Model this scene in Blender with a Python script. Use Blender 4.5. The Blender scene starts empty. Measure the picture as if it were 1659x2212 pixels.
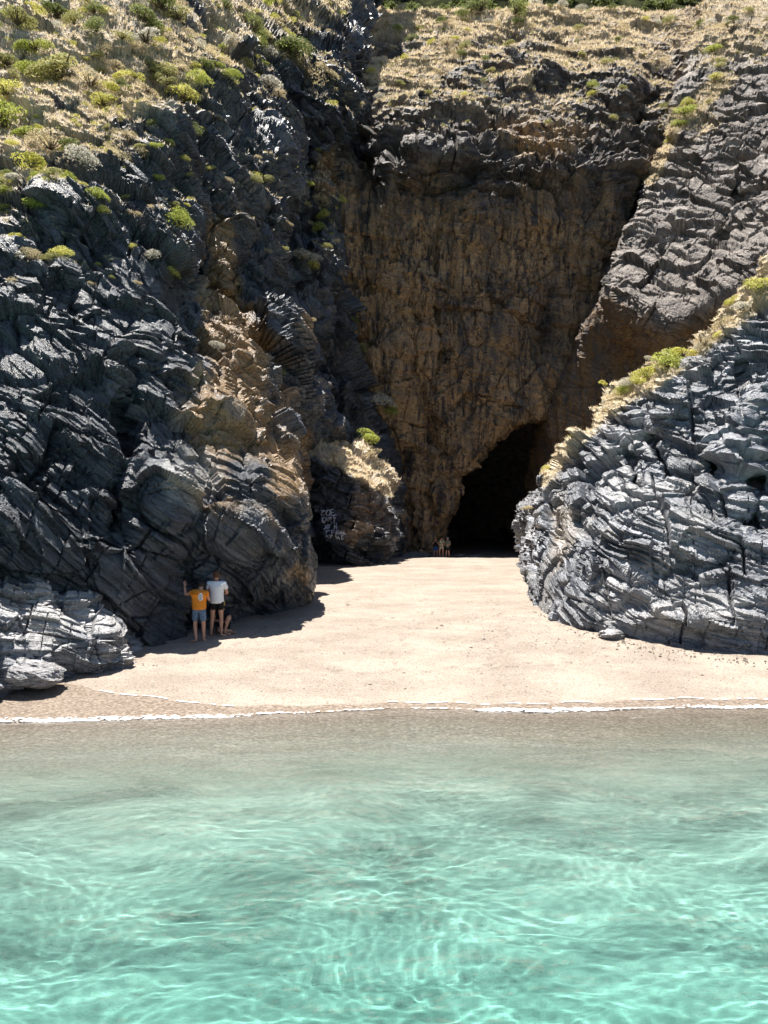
import bpy, math, random
import numpy as np
from mathutils import Vector, Matrix

S = bpy.context.scene
COL = S.collection
R = math.radians
F = 1609.0                       # focal length in units of a 1659 x 2212 frame
CAMZ = 4.0
# ------------------------------------------------------------------ camera, light
cam = bpy.data.cameras.new('camera')
cam.sensor_fit = 'VERTICAL'; cam.sensor_height = 36.0; cam.sensor_width = 27.0
cam.lens = 36.0 * F / 2212.0
cam.clip_start = 0.1; cam.clip_end = 2000
cam_o = bpy.data.objects.new('camera', cam); COL.objects.link(cam_o)
cam_o.location = (0, 0, CAMZ); cam_o.rotation_euler = (R(90), 0, 0)
S.camera = cam_o
SUN = Vector((-0.16, 0.21, 1.0)).normalized()
w = bpy.data.worlds.new('World'); S.world = w; w.use_nodes = True
wn = w.node_tree.nodes; wl = w.node_tree.links
sky = wn.new('ShaderNodeTexSky'); sky.sky_type = 'NISHITA'; sky.sun_disc = False
sky.sun_elevation = math.asin(SUN.z); sky.sun_rotation = math.atan2(SUN.x, SUN.y)
sky.air_density = 1.0; sky.dust_density = 0.6; sky.ozone_density = 1.0
wl.new(sky.outputs[0], wn['Background'].inputs[0]); wn['Background'].inputs[1].default_value = 0.05
sl = bpy.data.lights.new('sun', 'SUN'); sl.energy = 5.0; sl.angle = R(0.53); sl.color = (1.0, 0.955, 0.88)
so = bpy.data.objects.new('sun', sl); COL.objects.link(so)
so.rotation_euler = SUN.to_track_quat('Z', 'Y').to_euler(); so.location = (0, 0, 120)
S.view_settings.view_transform = 'Standard'; S.view_settings.look = 'None'
S.view_settings.exposure = 1.3; S.view_settings.gamma = 1.0
S.view_settings.use_curve_mapping = False
S.cycles.max_bounces = 8; S.cycles.diffuse_bounces = 3; S.cycles.glossy_bounces = 3
S.cycles.transmission_bounces = 4; S.cycles.transparent_max_bounces = 8
S.cycles.volume_bounces = 0
S.cycles.caustics_reflective = False; S.cycles.caustics_refractive = True
S.cycles.use_adaptive_sampling = True; S.cycles.adaptive_threshold = 0.01
S.cycles.use_denoising = True; S.cycles.denoiser = 'OPENIMAGEDENOISE'; S.cycles.denoising_input_passes = 'RGB_ALBEDO_NORMAL'
S.cycles.sample_clamp_indirect = 2.0; S.cycles.sample_clamp_direct = 5.0

# ------------------------------------------------------------------ numpy noise
rng = np.random.RandomState(7)
_G = rng.normal(size=(256, 3)).astype(np.float32); _G /= np.linalg.norm(_G, axis=1)[:, None]
_P = rng.permutation(256).astype(np.int32); _P = np.concatenate([_P, _P, _P])
_U = rng.rand(256).astype(np.float32)

def _h(x, y, z):
    return _P[_P[_P[x & 255] + (y & 255)] + (z & 255)]

def perlin(p):
    p = p.astype(np.float32)
    i = np.floor(p).astype(np.int32); f = p - i
    u = f * f * f * (f * (f * 6 - 15) + 10)
    out = 0
    for a in (0, 1):
        for b in (0, 1):
            for c in (0, 1):
                g = _G[_h(i[:, 0] + a, i[:, 1] + b, i[:, 2] + c)]
                d = g[:, 0] * (f[:, 0] - a) + g[:, 1] * (f[:, 1] - b) + g[:, 2] * (f[:, 2] - c)
                wgt = (u[:, 0] if a else 1 - u[:, 0]) * (u[:, 1] if b else 1 - u[:, 1]) * (u[:, 2] if c else 1 - u[:, 2])
                out = out + d * wgt
    return out * 1.5

def fbm(p, n=4, gain=0.5, lac=2.03):
    o = 0; a = 1.0; t = 0
    for k in range(n):
        o = o + a * perlin(p * lac ** k + 17.3 * k); t += a; a *= gain
    return o / t

def ridged(p, n=4, gain=0.5):
    o = 0; a = 1.0; t = 0
    for k in range(n):
        o = o + a * (1 - 2 * np.abs(perlin(p * 2.07 ** k + 9.1 * k))); t += a; a *= gain
    return o / t

def worley(p):
    """nearest cell's random value, and distance to the border (f2-f1)"""
    p = p.astype(np.float32)
    i = np.floor(p).astype(np.int32); f = p - i
    n = len(p); f1 = np.full(n, 9, np.float32); f2 = np.full(n, 9, np.float32); cid = np.zeros(n, np.int32); off = np.zeros((n, 3), np.float32)
    for a in (-1, 0, 1):
        for b in (-1, 0, 1):
            for c in (-1, 0, 1):
                h = _h(i[:, 0] + a, i[:, 1] + b, i[:, 2] + c)
                dx = a + _U[h] - f[:, 0]; dy = b + _U[(h + 71) & 255] - f[:, 1]; dz = c + _U[(h + 153) & 255] - f[:, 2]
                d = dx * dx + dy * dy + dz * dz
                m = d < f1
                f2 = np.where(m, f1, np.minimum(f2, d)); cid = np.where(m, h, cid); f1 = np.where(m, d, f1)
                off[m] = np.stack([-dx[m], -dy[m], -dz[m]], 1)
    return cid, np.sqrt(f2) - np.sqrt(f1), off

def sstep(a, b, x):
    t = np.clip((x - a) / (b - a), 0, 1)
    return t * t * (3 - 2 * t)

def world(X, Y, d):
    return ((X - 829.5) / F * d, d, CAMZ - (Y - 1106.0) / F * d)

def proj(v):
    y = np.maximum(v[:, 1], 0.5)
    return 829.5 + v[:, 0] / y * F, 1106.0 + (CAMZ - v[:, 2]) / y * F

# ------------------------------------------------------------------ object helpers
def tag(o, label=None, cat=None, group=None, kind=None):
    if label: o['label'] = label
    if cat: o['category'] = cat
    if group: o['group'] = group
    if kind: o['kind'] = kind
    return o

def mesh_np(name, V, Q, mat=None, smooth=False, attrs=None, cols=None):
    me = bpy.data.meshes.new(name)
    V = np.ascontiguousarray(V, np.float32); Q = np.ascontiguousarray(Q, np.int32)
    k = Q.shape[1]
    me.vertices.add(len(V)); me.vertices.foreach_set('co', V.ravel())
    me.loops.add(len(Q) * k); me.loops.foreach_set('vertex_index', Q.ravel())
    me.polygons.add(len(Q)); me.polygons.foreach_set('loop_start', np.arange(0, len(Q) * k, k, dtype=np.int32))
    me.update(calc_edges=True)
    me.polygons.foreach_set('use_smooth', np.full(len(Q), bool(smooth)))
    for n, a in (attrs or {}).items():
        at = me.attributes.new(n, 'FLOAT', 'POINT'); at.data.foreach_set('value', np.ascontiguousarray(a, np.float32))
    for n, a in (cols or {}).items():
        at = me.attributes.new(n, 'FLOAT_COLOR', 'POINT')
        c = np.ones((len(V), 4), np.float32); c[:, :3] = a
        at.data.foreach_set('color', c.ravel())
    if mat: me.materials.append(mat)
    return me

def link(name, me, parent=None):
    o = bpy.data.objects.new(name, me); COL.objects.link(o)
    if parent: o.parent = parent
    return o

def gridquads(nv, nu):
    a = np.arange(nv * nu).reshape(nv, nu)
    return np.stack([a[:-1, :-1], a[:-1, 1:], a[1:, 1:], a[1:, :-1]], -1).reshape(-1, 4)

def cr(P, counts):
    """Catmull-Rom through P (k, m, 3) along axis 0, counts[i] samples in segment i"""
    k = len(P); out = []
    Pe = np.concatenate([2 * P[:1] - P[1:2], P, 2 * P[-1:] - P[-2:-1]])
    for i in range(k - 1):
        n = counts[i]
        t = (np.arange(n) / n)[:, None, None]
        p0, p1, p2, p3 = Pe[i], Pe[i + 1], Pe[i + 2], Pe[i + 3]
        out.append(0.5 * ((2 * p1) + (-p0 + p2) * t + (2 * p0 - 5 * p1 + 4 * p2 - p3) * t ** 2 + (-p0 + 3 * p1 - 3 * p2 + p3) * t ** 3))
    out.append(P[-1:])
    return np.concatenate(out)

def normals(G):
    du = np.gradient(G, axis=1); dv = np.gradient(G, axis=0)
    n = np.cross(du, dv); n /= np.linalg.norm(n, axis=2)[:, :, None] + 1e-9
    return n

def segdist(X, Y, pts):
    d = np.full(len(X), 1e9); 
    for (a, b), (c, e) in zip(pts[:-1], pts[1:]):
        vx, vy = c - a, e - b; L = vx * vx + vy * vy
        t = np.clip(((X - a) * vx + (Y - b) * vy) / L, 0, 1)
        d = np.minimum(d, np.hypot(X - a - t * vx, Y - b - t * vy))
    return d

SURF = []            # (name, V, N, mask) of rock sheets for planting
def sheet(name, cols, us, vs, disp, mat, maskf, flip=False, feats=None, extra=None):
    C = np.array([[world(*q) for q in c] for c in cols], np.float64)        # ncol,nrow,3
    A = cr(C, us)                                                         # nu, nrow, 3
    B = cr(A.transpose(1, 0, 2), vs)                                      # nv, nu, 3
    N = normals(B)
    c0 = B[B.shape[0] // 2, B.shape[1] // 2]
    if np.dot(N[N.shape[0] // 2, N.shape[1] // 2], np.array([0, 0, CAMZ]) - c0) < 0: N = -N
    V = B.reshape(-1, 3); n = N.reshape(-1, 3)
    X, Y = proj(V)
    if feats is not None:
        V = V + n * feats(V, X, Y)[:, None]
        G2 = V.reshape(B.shape); N2 = normals(G2)
        if (N2 * N).sum() < 0: N2 = -N2
        n = N2.reshape(-1, 3)
    gs = V.reshape(B.shape); global SPC
    SPC = np.maximum(np.linalg.norm(np.gradient(gs, axis=0), axis=2), np.linalg.norm(np.gradient(gs, axis=1), axis=2)).ravel()
    dd, strata = disp(V, n, X, Y)
    V = V + n * dd[:, None]
    G2 = V.reshape(B.shape); N3 = normals(G2)
    if (N3 * N).sum() < 0: N3 = -N3
    fn = N3.reshape(-1, 3)
    X, Y = proj(V)
    if name == 'left_cliff':
        q_ = (V[:, 1] > 24.3) & (V[:, 1] < 46) & (V[:, 2] < 2.6)
        V[q_, 0] = np.minimum(V[q_, 0], (np.interp(V[q_, 1], [24.3, 26.5, 28], [688, 680, 664]) - 829.5) / F * V[q_, 1])
    m = maskf(V, fn, n, X, Y)
    Q = gridquads(B.shape[0], B.shape[1])
    me = mesh_np(name, V, Q, mat, False, {'strata': strata}, {'mask': m})
    o = link(name, me)
    SURF.append((name, V, fn, n, m, X, Y))
    return o

# ------------------------------------------------------------------ materials
def newmat(name):
    m = bpy.data.materials.new(name); m.use_nodes = True
    nt = m.node_tree
    return m, nt, nt.nodes['Principled BSDF'], nt.nodes['Material Output']

class NB:
    """tiny node builder"""
    def __init__(s, nt): s.nt = nt
    def n(s, t, **kw):
        x = s.nt.nodes.new('ShaderNode' + t)
        for k, v in kw.items(): setattr(x, k, v)
        return x
    def l(s, a, b): s.nt.links.new(a, b)
    def noise(s, vec, scale, detail=4, rough=0.55, dist=0.0):
        x = s.n('TexNoise'); x.inputs['Scale'].default_value = scale; x.inputs['Detail'].default_value = detail
        x.inputs['Roughness'].default_value = rough; x.inputs['Distortion'].default_value = dist
        if vec is not None: s.l(vec, x.inputs['Vector'])
        return x.outputs['Fac']
    def math(s, op, a, b=None, clamp=False):
        x = s.n('Math', operation=op); x.use_clamp = clamp
        for i, q in enumerate((a, b)):
            if q is None: continue
            if isinstance(q, (int, float)): x.inputs[i].default_value = q
            else: s.l(q, x.inputs[i])
        return x.outputs[0]
    def ramp(s, fac, stops, interp='LINEAR'):
        x = s.n('ValToRGB'); x.color_ramp.interpolation = interp
        e = x.color_ramp.elements
        while len(e) < len(stops): e.new(0.5)
        for i, (p, c) in enumerate(stops):
            e[i].position = p; e[i].color = (c if hasattr(c, '__len__') else (c, c, c)) + ((1,) if hasattr(c, '__len__') else (1,)) if hasattr(c, '__len__') else (c, c, c, 1)
        s.l(fac, x.inputs[0]); return x.outputs[0]
    def mix(s, fac, a, b, mode='MIX'):
        x = s.n('Mix', data_type='RGBA', blend_type=mode)
        for i, q in ((0, fac), (6, a), (7, b)):
            if isinstance(q, (int, float)): x.inputs[i].default_value = q
            elif isinstance(q, tuple): x.inputs[i].default_value = q + (1,)
            else: s.l(q, x.inputs[i])
        return x.outputs[2]
    def comb(s, x_, y_, z_):
        x = s.n('CombineXYZ')
        for i, q in enumerate((x_, y_, z_)):
            if isinstance(q, (int, float)): x.inputs[i].default_value = q
            else: s.l(q, x.inputs[i])
        return x.outputs[0]
    def map(s, vec, scale):
        x = s.n('Mapping'); x.inputs['Scale'].default_value = scale; s.l(vec, x.inputs['Vector']); return x.outputs[0]
    def bump(s, h, strength, dist, normal=None):
        x = s.n('Bump'); x.inputs['Strength'].default_value = strength; x.inputs['Distance'].default_value = dist
        s.l(h, x.inputs['Height'])
        if normal is not None: s.l(normal, x.inputs['Normal'])
        return x.outputs[0]

def rock_material(name, dark, light, ochre, straw, pale, rough=0.5, spec=0.5, lines=9.0, bumpd=0.06, vert=0.0, streak=None):
    m, nt, bs, out = newmat(name); b = NB(nt)
    pos = b.n('NewGeometry').outputs['Position']
    at = b.n('Attribute', attribute_name='mask'); sep = b.n('SeparateColor'); b.l(at.outputs['Color'], sep.inputs[0])
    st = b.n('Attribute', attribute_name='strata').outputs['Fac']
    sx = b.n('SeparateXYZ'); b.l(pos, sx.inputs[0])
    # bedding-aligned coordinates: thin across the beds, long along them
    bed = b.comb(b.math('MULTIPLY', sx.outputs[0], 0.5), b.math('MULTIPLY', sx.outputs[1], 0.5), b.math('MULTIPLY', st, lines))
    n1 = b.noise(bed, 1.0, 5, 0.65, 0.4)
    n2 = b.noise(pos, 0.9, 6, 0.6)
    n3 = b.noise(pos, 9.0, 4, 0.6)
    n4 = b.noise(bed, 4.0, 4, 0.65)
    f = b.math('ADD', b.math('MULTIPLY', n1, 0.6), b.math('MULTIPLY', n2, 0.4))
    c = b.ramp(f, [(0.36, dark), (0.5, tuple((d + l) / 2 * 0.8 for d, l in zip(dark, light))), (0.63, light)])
    if streak:
        vs_ = b.noise(b.map(pos, (1.3, 1.3, 0.12)), 1.0, 6, 0.65, 0.5)
        c = b.mix(b.ramp(vs_, [(0.42, 0.0), (0.56, 1.0)]), c, streak)
    oc = b.mix(b.ramp(n3, [(0.35, 0.0), (0.65, 1.0)]), ochre, tuple(x * 1.7 for x in ochre))
    blot = b.noise(b.map(pos, (1.0, 1.0, 0.35)), 1.6, 6, 0.7)
    if vert:
        vs2 = b.noise(b.map(pos, (1.1, 1.1, 0.16)), 1.0, 8, 0.72, 1.6)
        oc = b.mix(b.ramp(vs2, [(0.43, 0.9), (0.50, 0.0)]), oc, tuple(x * 1.8 for x in dark))
        vs3 = b.noise(b.map(pos, (0.5, 0.5, 0.06)), 1.0, 5, 0.65, 1.2)
        oc = b.mix(b.ramp(vs3, [(0.52, 0.0), (0.62, 0.75)]), oc, (0.16, 0.14, 0.13))
        oc = b.mix(b.ramp(blot, [(0.52, 0.0), (0.66, 0.55)]), oc, tuple(x * 2.1 for x in ochre))
    c = b.mix(b.math('MULTIPLY', sep.outputs[0], b.ramp(blot, [(0.33, 0.55), (0.5, 1.0)]), True), c, oc)
    c = b.mix(sep.outputs[2], c, b.mix(n4, pale, tuple(x * 0.55 for x in pale)))
    sw = b.mix(b.ramp(n3, [(0.35, 0.0), (0.65, 1.0)]), tuple(x * 0.75 for x in straw), straw)
    c = b.mix(sep.outputs[1], c, sw)
    gm = b.ramp(b.noise(pos, 24.0, 3, 0.7), [(0.3, 0.65), (0.7, 1.25)])
    c = b.mix(1.0, c, gm, 'MULTIPLY')
    b.l(c, bs.inputs['Base Color'])
    rr = b.ramp(n3, [(0.3, rough - 0.1), (0.7, rough + 0.15)])
    rr2 = b.math('MAXIMUM', rr, b.math('MULTIPLY', sep.outputs[1], 0.95)); b.l(rr2, bs.inputs['Roughness'])
    bs.inputs['Specular IOR Level'].default_value = spec
    nl = b.noise(b.comb(b.math('MULTIPLY', sx.outputs[0], 0.9), b.math('MULTIPLY', sx.outputs[1], 0.9), b.math('MULTIPLY', st, lines * 1.3)), 1.0, 3, 0.55, 0.25)
    nb = b.bump(b.ramp(nl, [(0.40, 0.0), (0.47, 0.75), (0.62, 1.0)]), 1.0, bumpd * 1.8)
    nb = b.bump(n4, 1.0, bumpd * 1.3, nb)
    nb = b.bump(n3, 0.8, bumpd, nb)
    nb = b.bump(b.noise(pos, 30.0, 4, 0.75), 0.8, bumpd * 0.5, nb)
    b.l(nb, bs.inputs['Normal'])
    return m

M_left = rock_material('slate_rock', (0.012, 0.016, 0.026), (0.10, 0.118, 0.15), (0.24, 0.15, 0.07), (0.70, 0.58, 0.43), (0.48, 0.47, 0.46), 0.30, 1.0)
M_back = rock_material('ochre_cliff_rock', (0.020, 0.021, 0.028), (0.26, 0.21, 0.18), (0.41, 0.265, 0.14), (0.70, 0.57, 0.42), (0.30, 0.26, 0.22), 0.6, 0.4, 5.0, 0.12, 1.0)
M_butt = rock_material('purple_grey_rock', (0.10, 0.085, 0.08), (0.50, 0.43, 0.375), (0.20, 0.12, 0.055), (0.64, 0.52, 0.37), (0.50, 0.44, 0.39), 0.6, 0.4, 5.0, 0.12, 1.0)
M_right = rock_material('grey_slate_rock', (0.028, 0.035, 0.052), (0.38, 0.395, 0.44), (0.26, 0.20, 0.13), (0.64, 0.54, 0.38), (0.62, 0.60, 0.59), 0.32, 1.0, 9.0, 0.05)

# ------------------------------------------------------------------ rock relief
def bedding(t, u):
    n = np.cross(np.array(t, float), np.array(u, float)); n /= np.linalg.norm(n)
    return n if n[2] > 0 else -n

def ledges(s, th, V, scale, seed):
    """random protrusion of each bed (sharp steps), broken along its strike"""
    k = np.floor(s / th).astype(np.int32); f = s / th - k
    br = np.floor(perlin(V * scale + seed * 3.7) * 3.0 + V[:, 0] * scale * 0.7).astype(np.int32)
    r = _U[_h(k + seed, br, br * 0 + seed)]
    return r - 0.35 * f

def facet(p, tilt, step, crack):
    """rock broken along joints: every block is a plane with its own tilt and its own height"""
    cid, gap, off = worley(p)
    g = _G[cid]
    d = tilt * (off * g).sum(1) + step * (_U[cid] - 0.5) * 2
    open_ = sstep(0.35, 0.6, _U[(cid + 40) & 255])
    return d - crack * open_ * (1 - sstep(0.0, 0.05, gap))

def make_disp(t, u, joint=0.0, jlen=1.7, jth=0.9, wob=0.06, big=0.9, amp=(0.38, 0.16, 0.07), th=(1.1, 0.36, 0.13), fac=(0.9, 0.3, 0.25), fs=(0.30, 1.0), warp=0.8, rough=0.4, fine=0.03):
    nb = bedding(t, u); t = np.array(t, float); t /= np.linalg.norm(t); u = np.cross(nb, t)
    def disp(V, n, X, Y):
        v = V
        s = v @ nb + warp * fbm(v * 0.14, 2) + 0.10 * fbm(v * 0.7 + 5, 2)
        d = big * fbm(v * 0.13 + 3, 3) + rough * 0.5 * ridged(v * 0.4, 3)
        a_mod = 0.25 + 1.5 * np.clip(fbm(v * 0.22 + 31, 2) + 0.5, 0, 1)
        for (a, h, i) in zip(amp, th, range(3)):
            d = d + a * a_mod * sstep(1.8, 4.0, h / SPC) * ledges(s, h, v, (0.18, 0.35, 0.7)[i], i + 1)
        loc = np.stack([v @ t * 0.55, s * 1.25, v @ u * 0.9], 1)
        loc = loc + wob * np.stack([perlin(v * 0.6), perlin(v * 0.6 + 9), perlin(v * 0.6 + 19)], 1)
        d = d + facet(loc * fs[0], fac[0], fac[0] * 0.35, fac[2])
        d = d + facet(loc * fs[1] + 4, fac[1], fac[1] * 0.35, fac[2] * 0.4)
        if joint:
            # straight joints across the beds cut them into squarish blocks
            wj = 0.12 * fbm(v * 0.5 + 11, 2)
            for (jl, jh, ja, sd_) in ((jlen, jth, joint, 1), (jlen * 0.42, jth * 0.45, joint * 0.42, 9)):
                bk = np.floor((s + wj) / jh + 0.3 * perlin(v * 0.15)).astype(np.int32)
                al = (v @ t + wj) / jl + 3.7 * _U[_h(bk, bk * 0 + sd_, bk * 0)]
                ai = np.floor(al).astype(np.int32); af = al - ai
                ui = np.floor((v @ u) / (jl * 1.4) + 2.9 * _U[_h(bk, ai, bk * 0 + sd_)]).astype(np.int32)
                hh = _h(bk, ai, ui + sd_)
                d = d + ja * ((_U[hh] - 0.5) * 1.6 + (_U[(hh + 90) & 255] - 0.5) * 0.8 * (af - 0.5))
                d = d - ja * 0.9 * (1 - sstep(0.0, 0.035, np.minimum(af, 1 - af))) * (_U[(hh + 33) & 255] > 0.45)
        d = d + fine * fbm(v * 4.0, 3)
        return d, s
    return disp

def G(X, Y, x, y, rx, ry):
    return np.exp(-((X - x) / rx) ** 2 - ((Y - y) / ry) ** 2)

# ------------------------------------------------------------------ left cliff
rowsY = [1200, 1050, 900, 700, 500, 300, 100, -200]
def col(X, base, ds, Xs=None):
    Xs = Xs or [X] * 8
    return [(base[0], base[1] + 30, base[2])] + [(x, y, d) for x, y, d in zip(Xs, rowsY, ds)]
Lc = [
    col(-380, (-350, 1560, 14.0), (15, 16.3, 17.8, 20.5, 23.5, 27, 33, 44)),
    col(-100, (-100, 1500, 16.3), (16.6, 17.6, 19.2, 22, 25, 29.5, 36, 48)),
    col(100, (100, 1450, 17.6), (18.0, 18.8, 20.3, 23, 26, 31, 38.5, 52)),
    col(260, (260, 1425, 18.7), (19.1, 19.8, 21.2, 24, 27.5, 33, 41, 56)),
    col(400, (400, 1385, 20.0), (20.6, 20.9, 22.9, 26, 30.5, 36.5, 45, 60)),
    col(520, (520, 1350, 22.6), (22.0, 22.7, 26.5, 30.5, 35.5, 42, 51, 68), [520, 520, 510, 500, 500, 500, 500, 500]),
    col(630, (620, 1332, 24.0), (24.0, 25.8, 31, 37, 43, 50, 58, 76), [620, 600, 600, 600, 600, 600, 600, 600]),
    col(693, (668, 1297, 26.4), (26.8, 30, 38, 45, 51, 56, 63, 82), [652, 618, 650, 655, 655, 645, 645, 645]),
    col(700, (660, 1262, 33), (34, 37, 43, 49, 54, 58, 64, 84), [656, 628, 672, 670, 675, 668, 672, 680]),
    col(720, (690, 1245, 48), (48, 49, 51, 54, 56, 60, 66, 88), [715, 700, 715, 695, 695, 690, 700, 720]),
    col(850, (850, 1218, 54), (54, 54, 55.5, 57, 59, 61.5, 68, 93), [848, 838, 800, 750, 715, 700, 740, 800]),
    col(900, (950, 1218, 66), (66, 66, 66, 66, 67, 69, 75, 98), [930, 900, 870, 800, 760, 740, 800, 900]),
]
def featL(V, X, Y):
    d = np.zeros(len(V))
    wob = 14 * perlin(V * 0.5); Xw = X + wob; Yw = Y + wob * 0.6
    for pts, wd, dep in [
        ([(262, 760), (285, 900), (262, 1010), (255, 1190)], 20, 1.1),     # vertical cleft in the slate
        ([(110, 470), (150, 560), (155, 700)], 8, 0.6),
        ([(300, 640), (330, 780), (390, 900)], 8, 0.5),
        ([(450, 60), (520, 200), (600, 330), (640, 500)], 24, 1.4),
        ([(560, 120), (650, 260), (680, 400)], 18, 1.5),
        ([(330, 170), (420, 330), (470, 470), (520, 640)], 22, 1.2),
        ([(0, 610), (60, 590), (120, 560)], 16, 0.8),
        ([(650, 430), (645, 600), (660, 760), (720, 900)], 22, 1.8),
        ([(545, 470), (560, 700), (600, 880), (640, 960)], 20, 1.5),
        ([(395, 1215), (430, 1290), (430, 1370)], 20, 0.8),               # where the people stand
    ]:
        r = segdist(Xw, Yw, pts); d -= dep * np.exp(-(r / wd) ** 2)
    for x, y, rx, ry, a in [
        (640, 1230, 60, 80, 0.3), (560, 1110, 60, 60, 0.3), (480, 1140, 80, 50, 0.5), (330, 330, 60, 120, 0.8), (180, 480, 70, 60, 0.9), (60, 570, 60, 30, 0.5),
        (420, 640, 60, 160, -0.7), (470, 950, 70, 130, 0.3), (90, 900, 110, 160, 0.5), (350, 1090, 50, 120, 0.5), (580, 330, 40, 60, 1.3), (600, 430, 30, 60, 1.0),
        (480, 560, 40, 140, -1.2), (690, 560, 25, 60, 1.2), (640, 690, 40, 50, 1.0), (560, 1300, 90, 40, -0.5), (700, 230, 50, 60, 1.5)]:
        d += a * G(Xw, Yw, x, y, rx, ry)
    return d
dL0 = make_disp((0.59, 0.81, -0.68), (-0.81, 0.59, 0.55), big=1.1, amp=(0.36, 0.24, 0.13), th=(1.15, 0.38, 0.13), joint=0.34, jlen=2.1, jth=1.1, fac=(0.8, 0.26, 0.30), fs=(0.30, 1.05), warp=0.55, rough=0.4)
def dispL(V, n, X, Y):
    d, s = dL0(V, n, X, Y)
    k = 0.72 + 0.28 * sstep(18, 34, V[:, 1]) + 0.45 * sstep(30, 55, V[:, 1])
    k = k * (1 - 0.8 * sstep(650, 665, X) * sstep(28, 31, V[:, 1]) * sstep(46, 42, V[:, 1]))
    k = k * (1 - 0.85 * sstep(26.0, 27.0, V[:, 1]) * sstep(2.2, 1.3, V[:, 2]) * sstep(46, 42, V[:, 1]))
    k = k * (1 - 0.5 * sstep(590, 640, X) * sstep(900, 1000, Y)) * (1 - 0.3 * sstep(1150, 1350, Y)) * (1 - 0.45 * sstep(60, -160, Y - np.interp(X, [0, 200, 350, 500, 620, 700], [460, 380, 260, 130, 130, 80])))
    return d * k, s
def maskL(V, fn, n, X, Y):
    nz = fbm(V * 0.35, 4); nf = fbm(V * 1.3 + 7, 3)
    och = (G(X, Y, 480, 560, 45, 150) + G(X, Y, 500, 720, 60, 110) + G(X, Y, 470, 960, 95, 150) + G(X, Y, 620, 1020, 60, 110)
           + 0.6 * G(X, Y, 660, 1260, 50, 60) + 0.8 * G(X, Y, 700, 380, 40, 90) + 0.7 * G(X, Y, 560, 830, 60, 120) + 0.45 * G(X, Y, 700, 700, 70, 200) + 0.25 * G(X, Y, 300, 1300, 120, 60))
    och = sstep(0.42, 0.85, och + 0.9 * nz + 0.35 * nf)
    lim = np.interp(X, [0, 200, 350, 500, 620, 700, 800], [520, 420, 330, 260, 190, 150, 60])
    hi = sstep(0, 330, lim - Y + 60)
    veg = sstep(0.28, 0.68, hi * 0.95 + 1.5 * (nz + 0.12) * hi + 0.5 * (fn[:, 2] - 0.45) * (hi > 0) + 0.4 * nf * hi)
    veg = np.maximum(veg, sstep(0.78, 0.95, fn[:, 2]) * sstep(700, 400, Y) * 0.8 * (V[:, 1] > 22))
    pale = sstep(0.15, 0.5, nf + 0.7 * nz - 0.05) * (0.25 + 0.35 * sstep(0.3, 0.8, fn[:, 2]))
    pale = np.maximum(pale, sstep(0.3, 0.7, G(X, Y, 120, 1370, 200, 90) + 0.4 * nf) * 0.55)
    pale = np.maximum(pale, sstep(0.35, 0.8, G(X, Y, 410, 1030, 70, 90) + 0.8 * nf) * 0.7)
    return np.stack([och, veg, pale], 1)
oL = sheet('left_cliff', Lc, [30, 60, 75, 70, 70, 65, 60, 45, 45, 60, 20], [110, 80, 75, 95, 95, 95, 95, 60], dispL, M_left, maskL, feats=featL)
tag(oL, 'tall dark slate cliff on the left with scrub on its upper slope', kind='structure')

# ------------------------------------------------------------------ back wall with the cave mouth
bx = [690, 770, 840, 900, 960, 1000, 1060, 1130, 1200, 1300, 1450, 1650]
bot = {690: 1240, 770: 1240, 840: 1240, 900: 1240, 960: 1110, 1000: 1015, 1060: 950, 1130: 895, 1200: 880, 1300: 840, 1450: 800, 1650: 760}
Bc = []
for x in bx:
    b0 = bot[x]; e = np.interp(x, [690, 840, 1000, 1300, 1650], [60, 59, 59, 61, 64]) - 58.5
    up = [(x, b0 + 0.28 * (400 - b0) * 1.0, 58.6), (x, b0 + 0.62 * (400 - b0), 59.2), (x, 400, 60.0), (x, 345, 62.6), (x, 250, 68.0), (x, 150, 76.0), (x, 60, 86), (x, 30, 92), (x, 75, 106)]
    Bc.append([(x + 60, b0 + 10, 78.0), (x + 8, b0 + 4, 61.5), (x, b0, 58.3)] and
              [(x - 15, b0 - 25, 74.0 + e), (x, b0, 58.3 + e)] + [(p[0], p[1], p[2] + e) for p in up])
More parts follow.
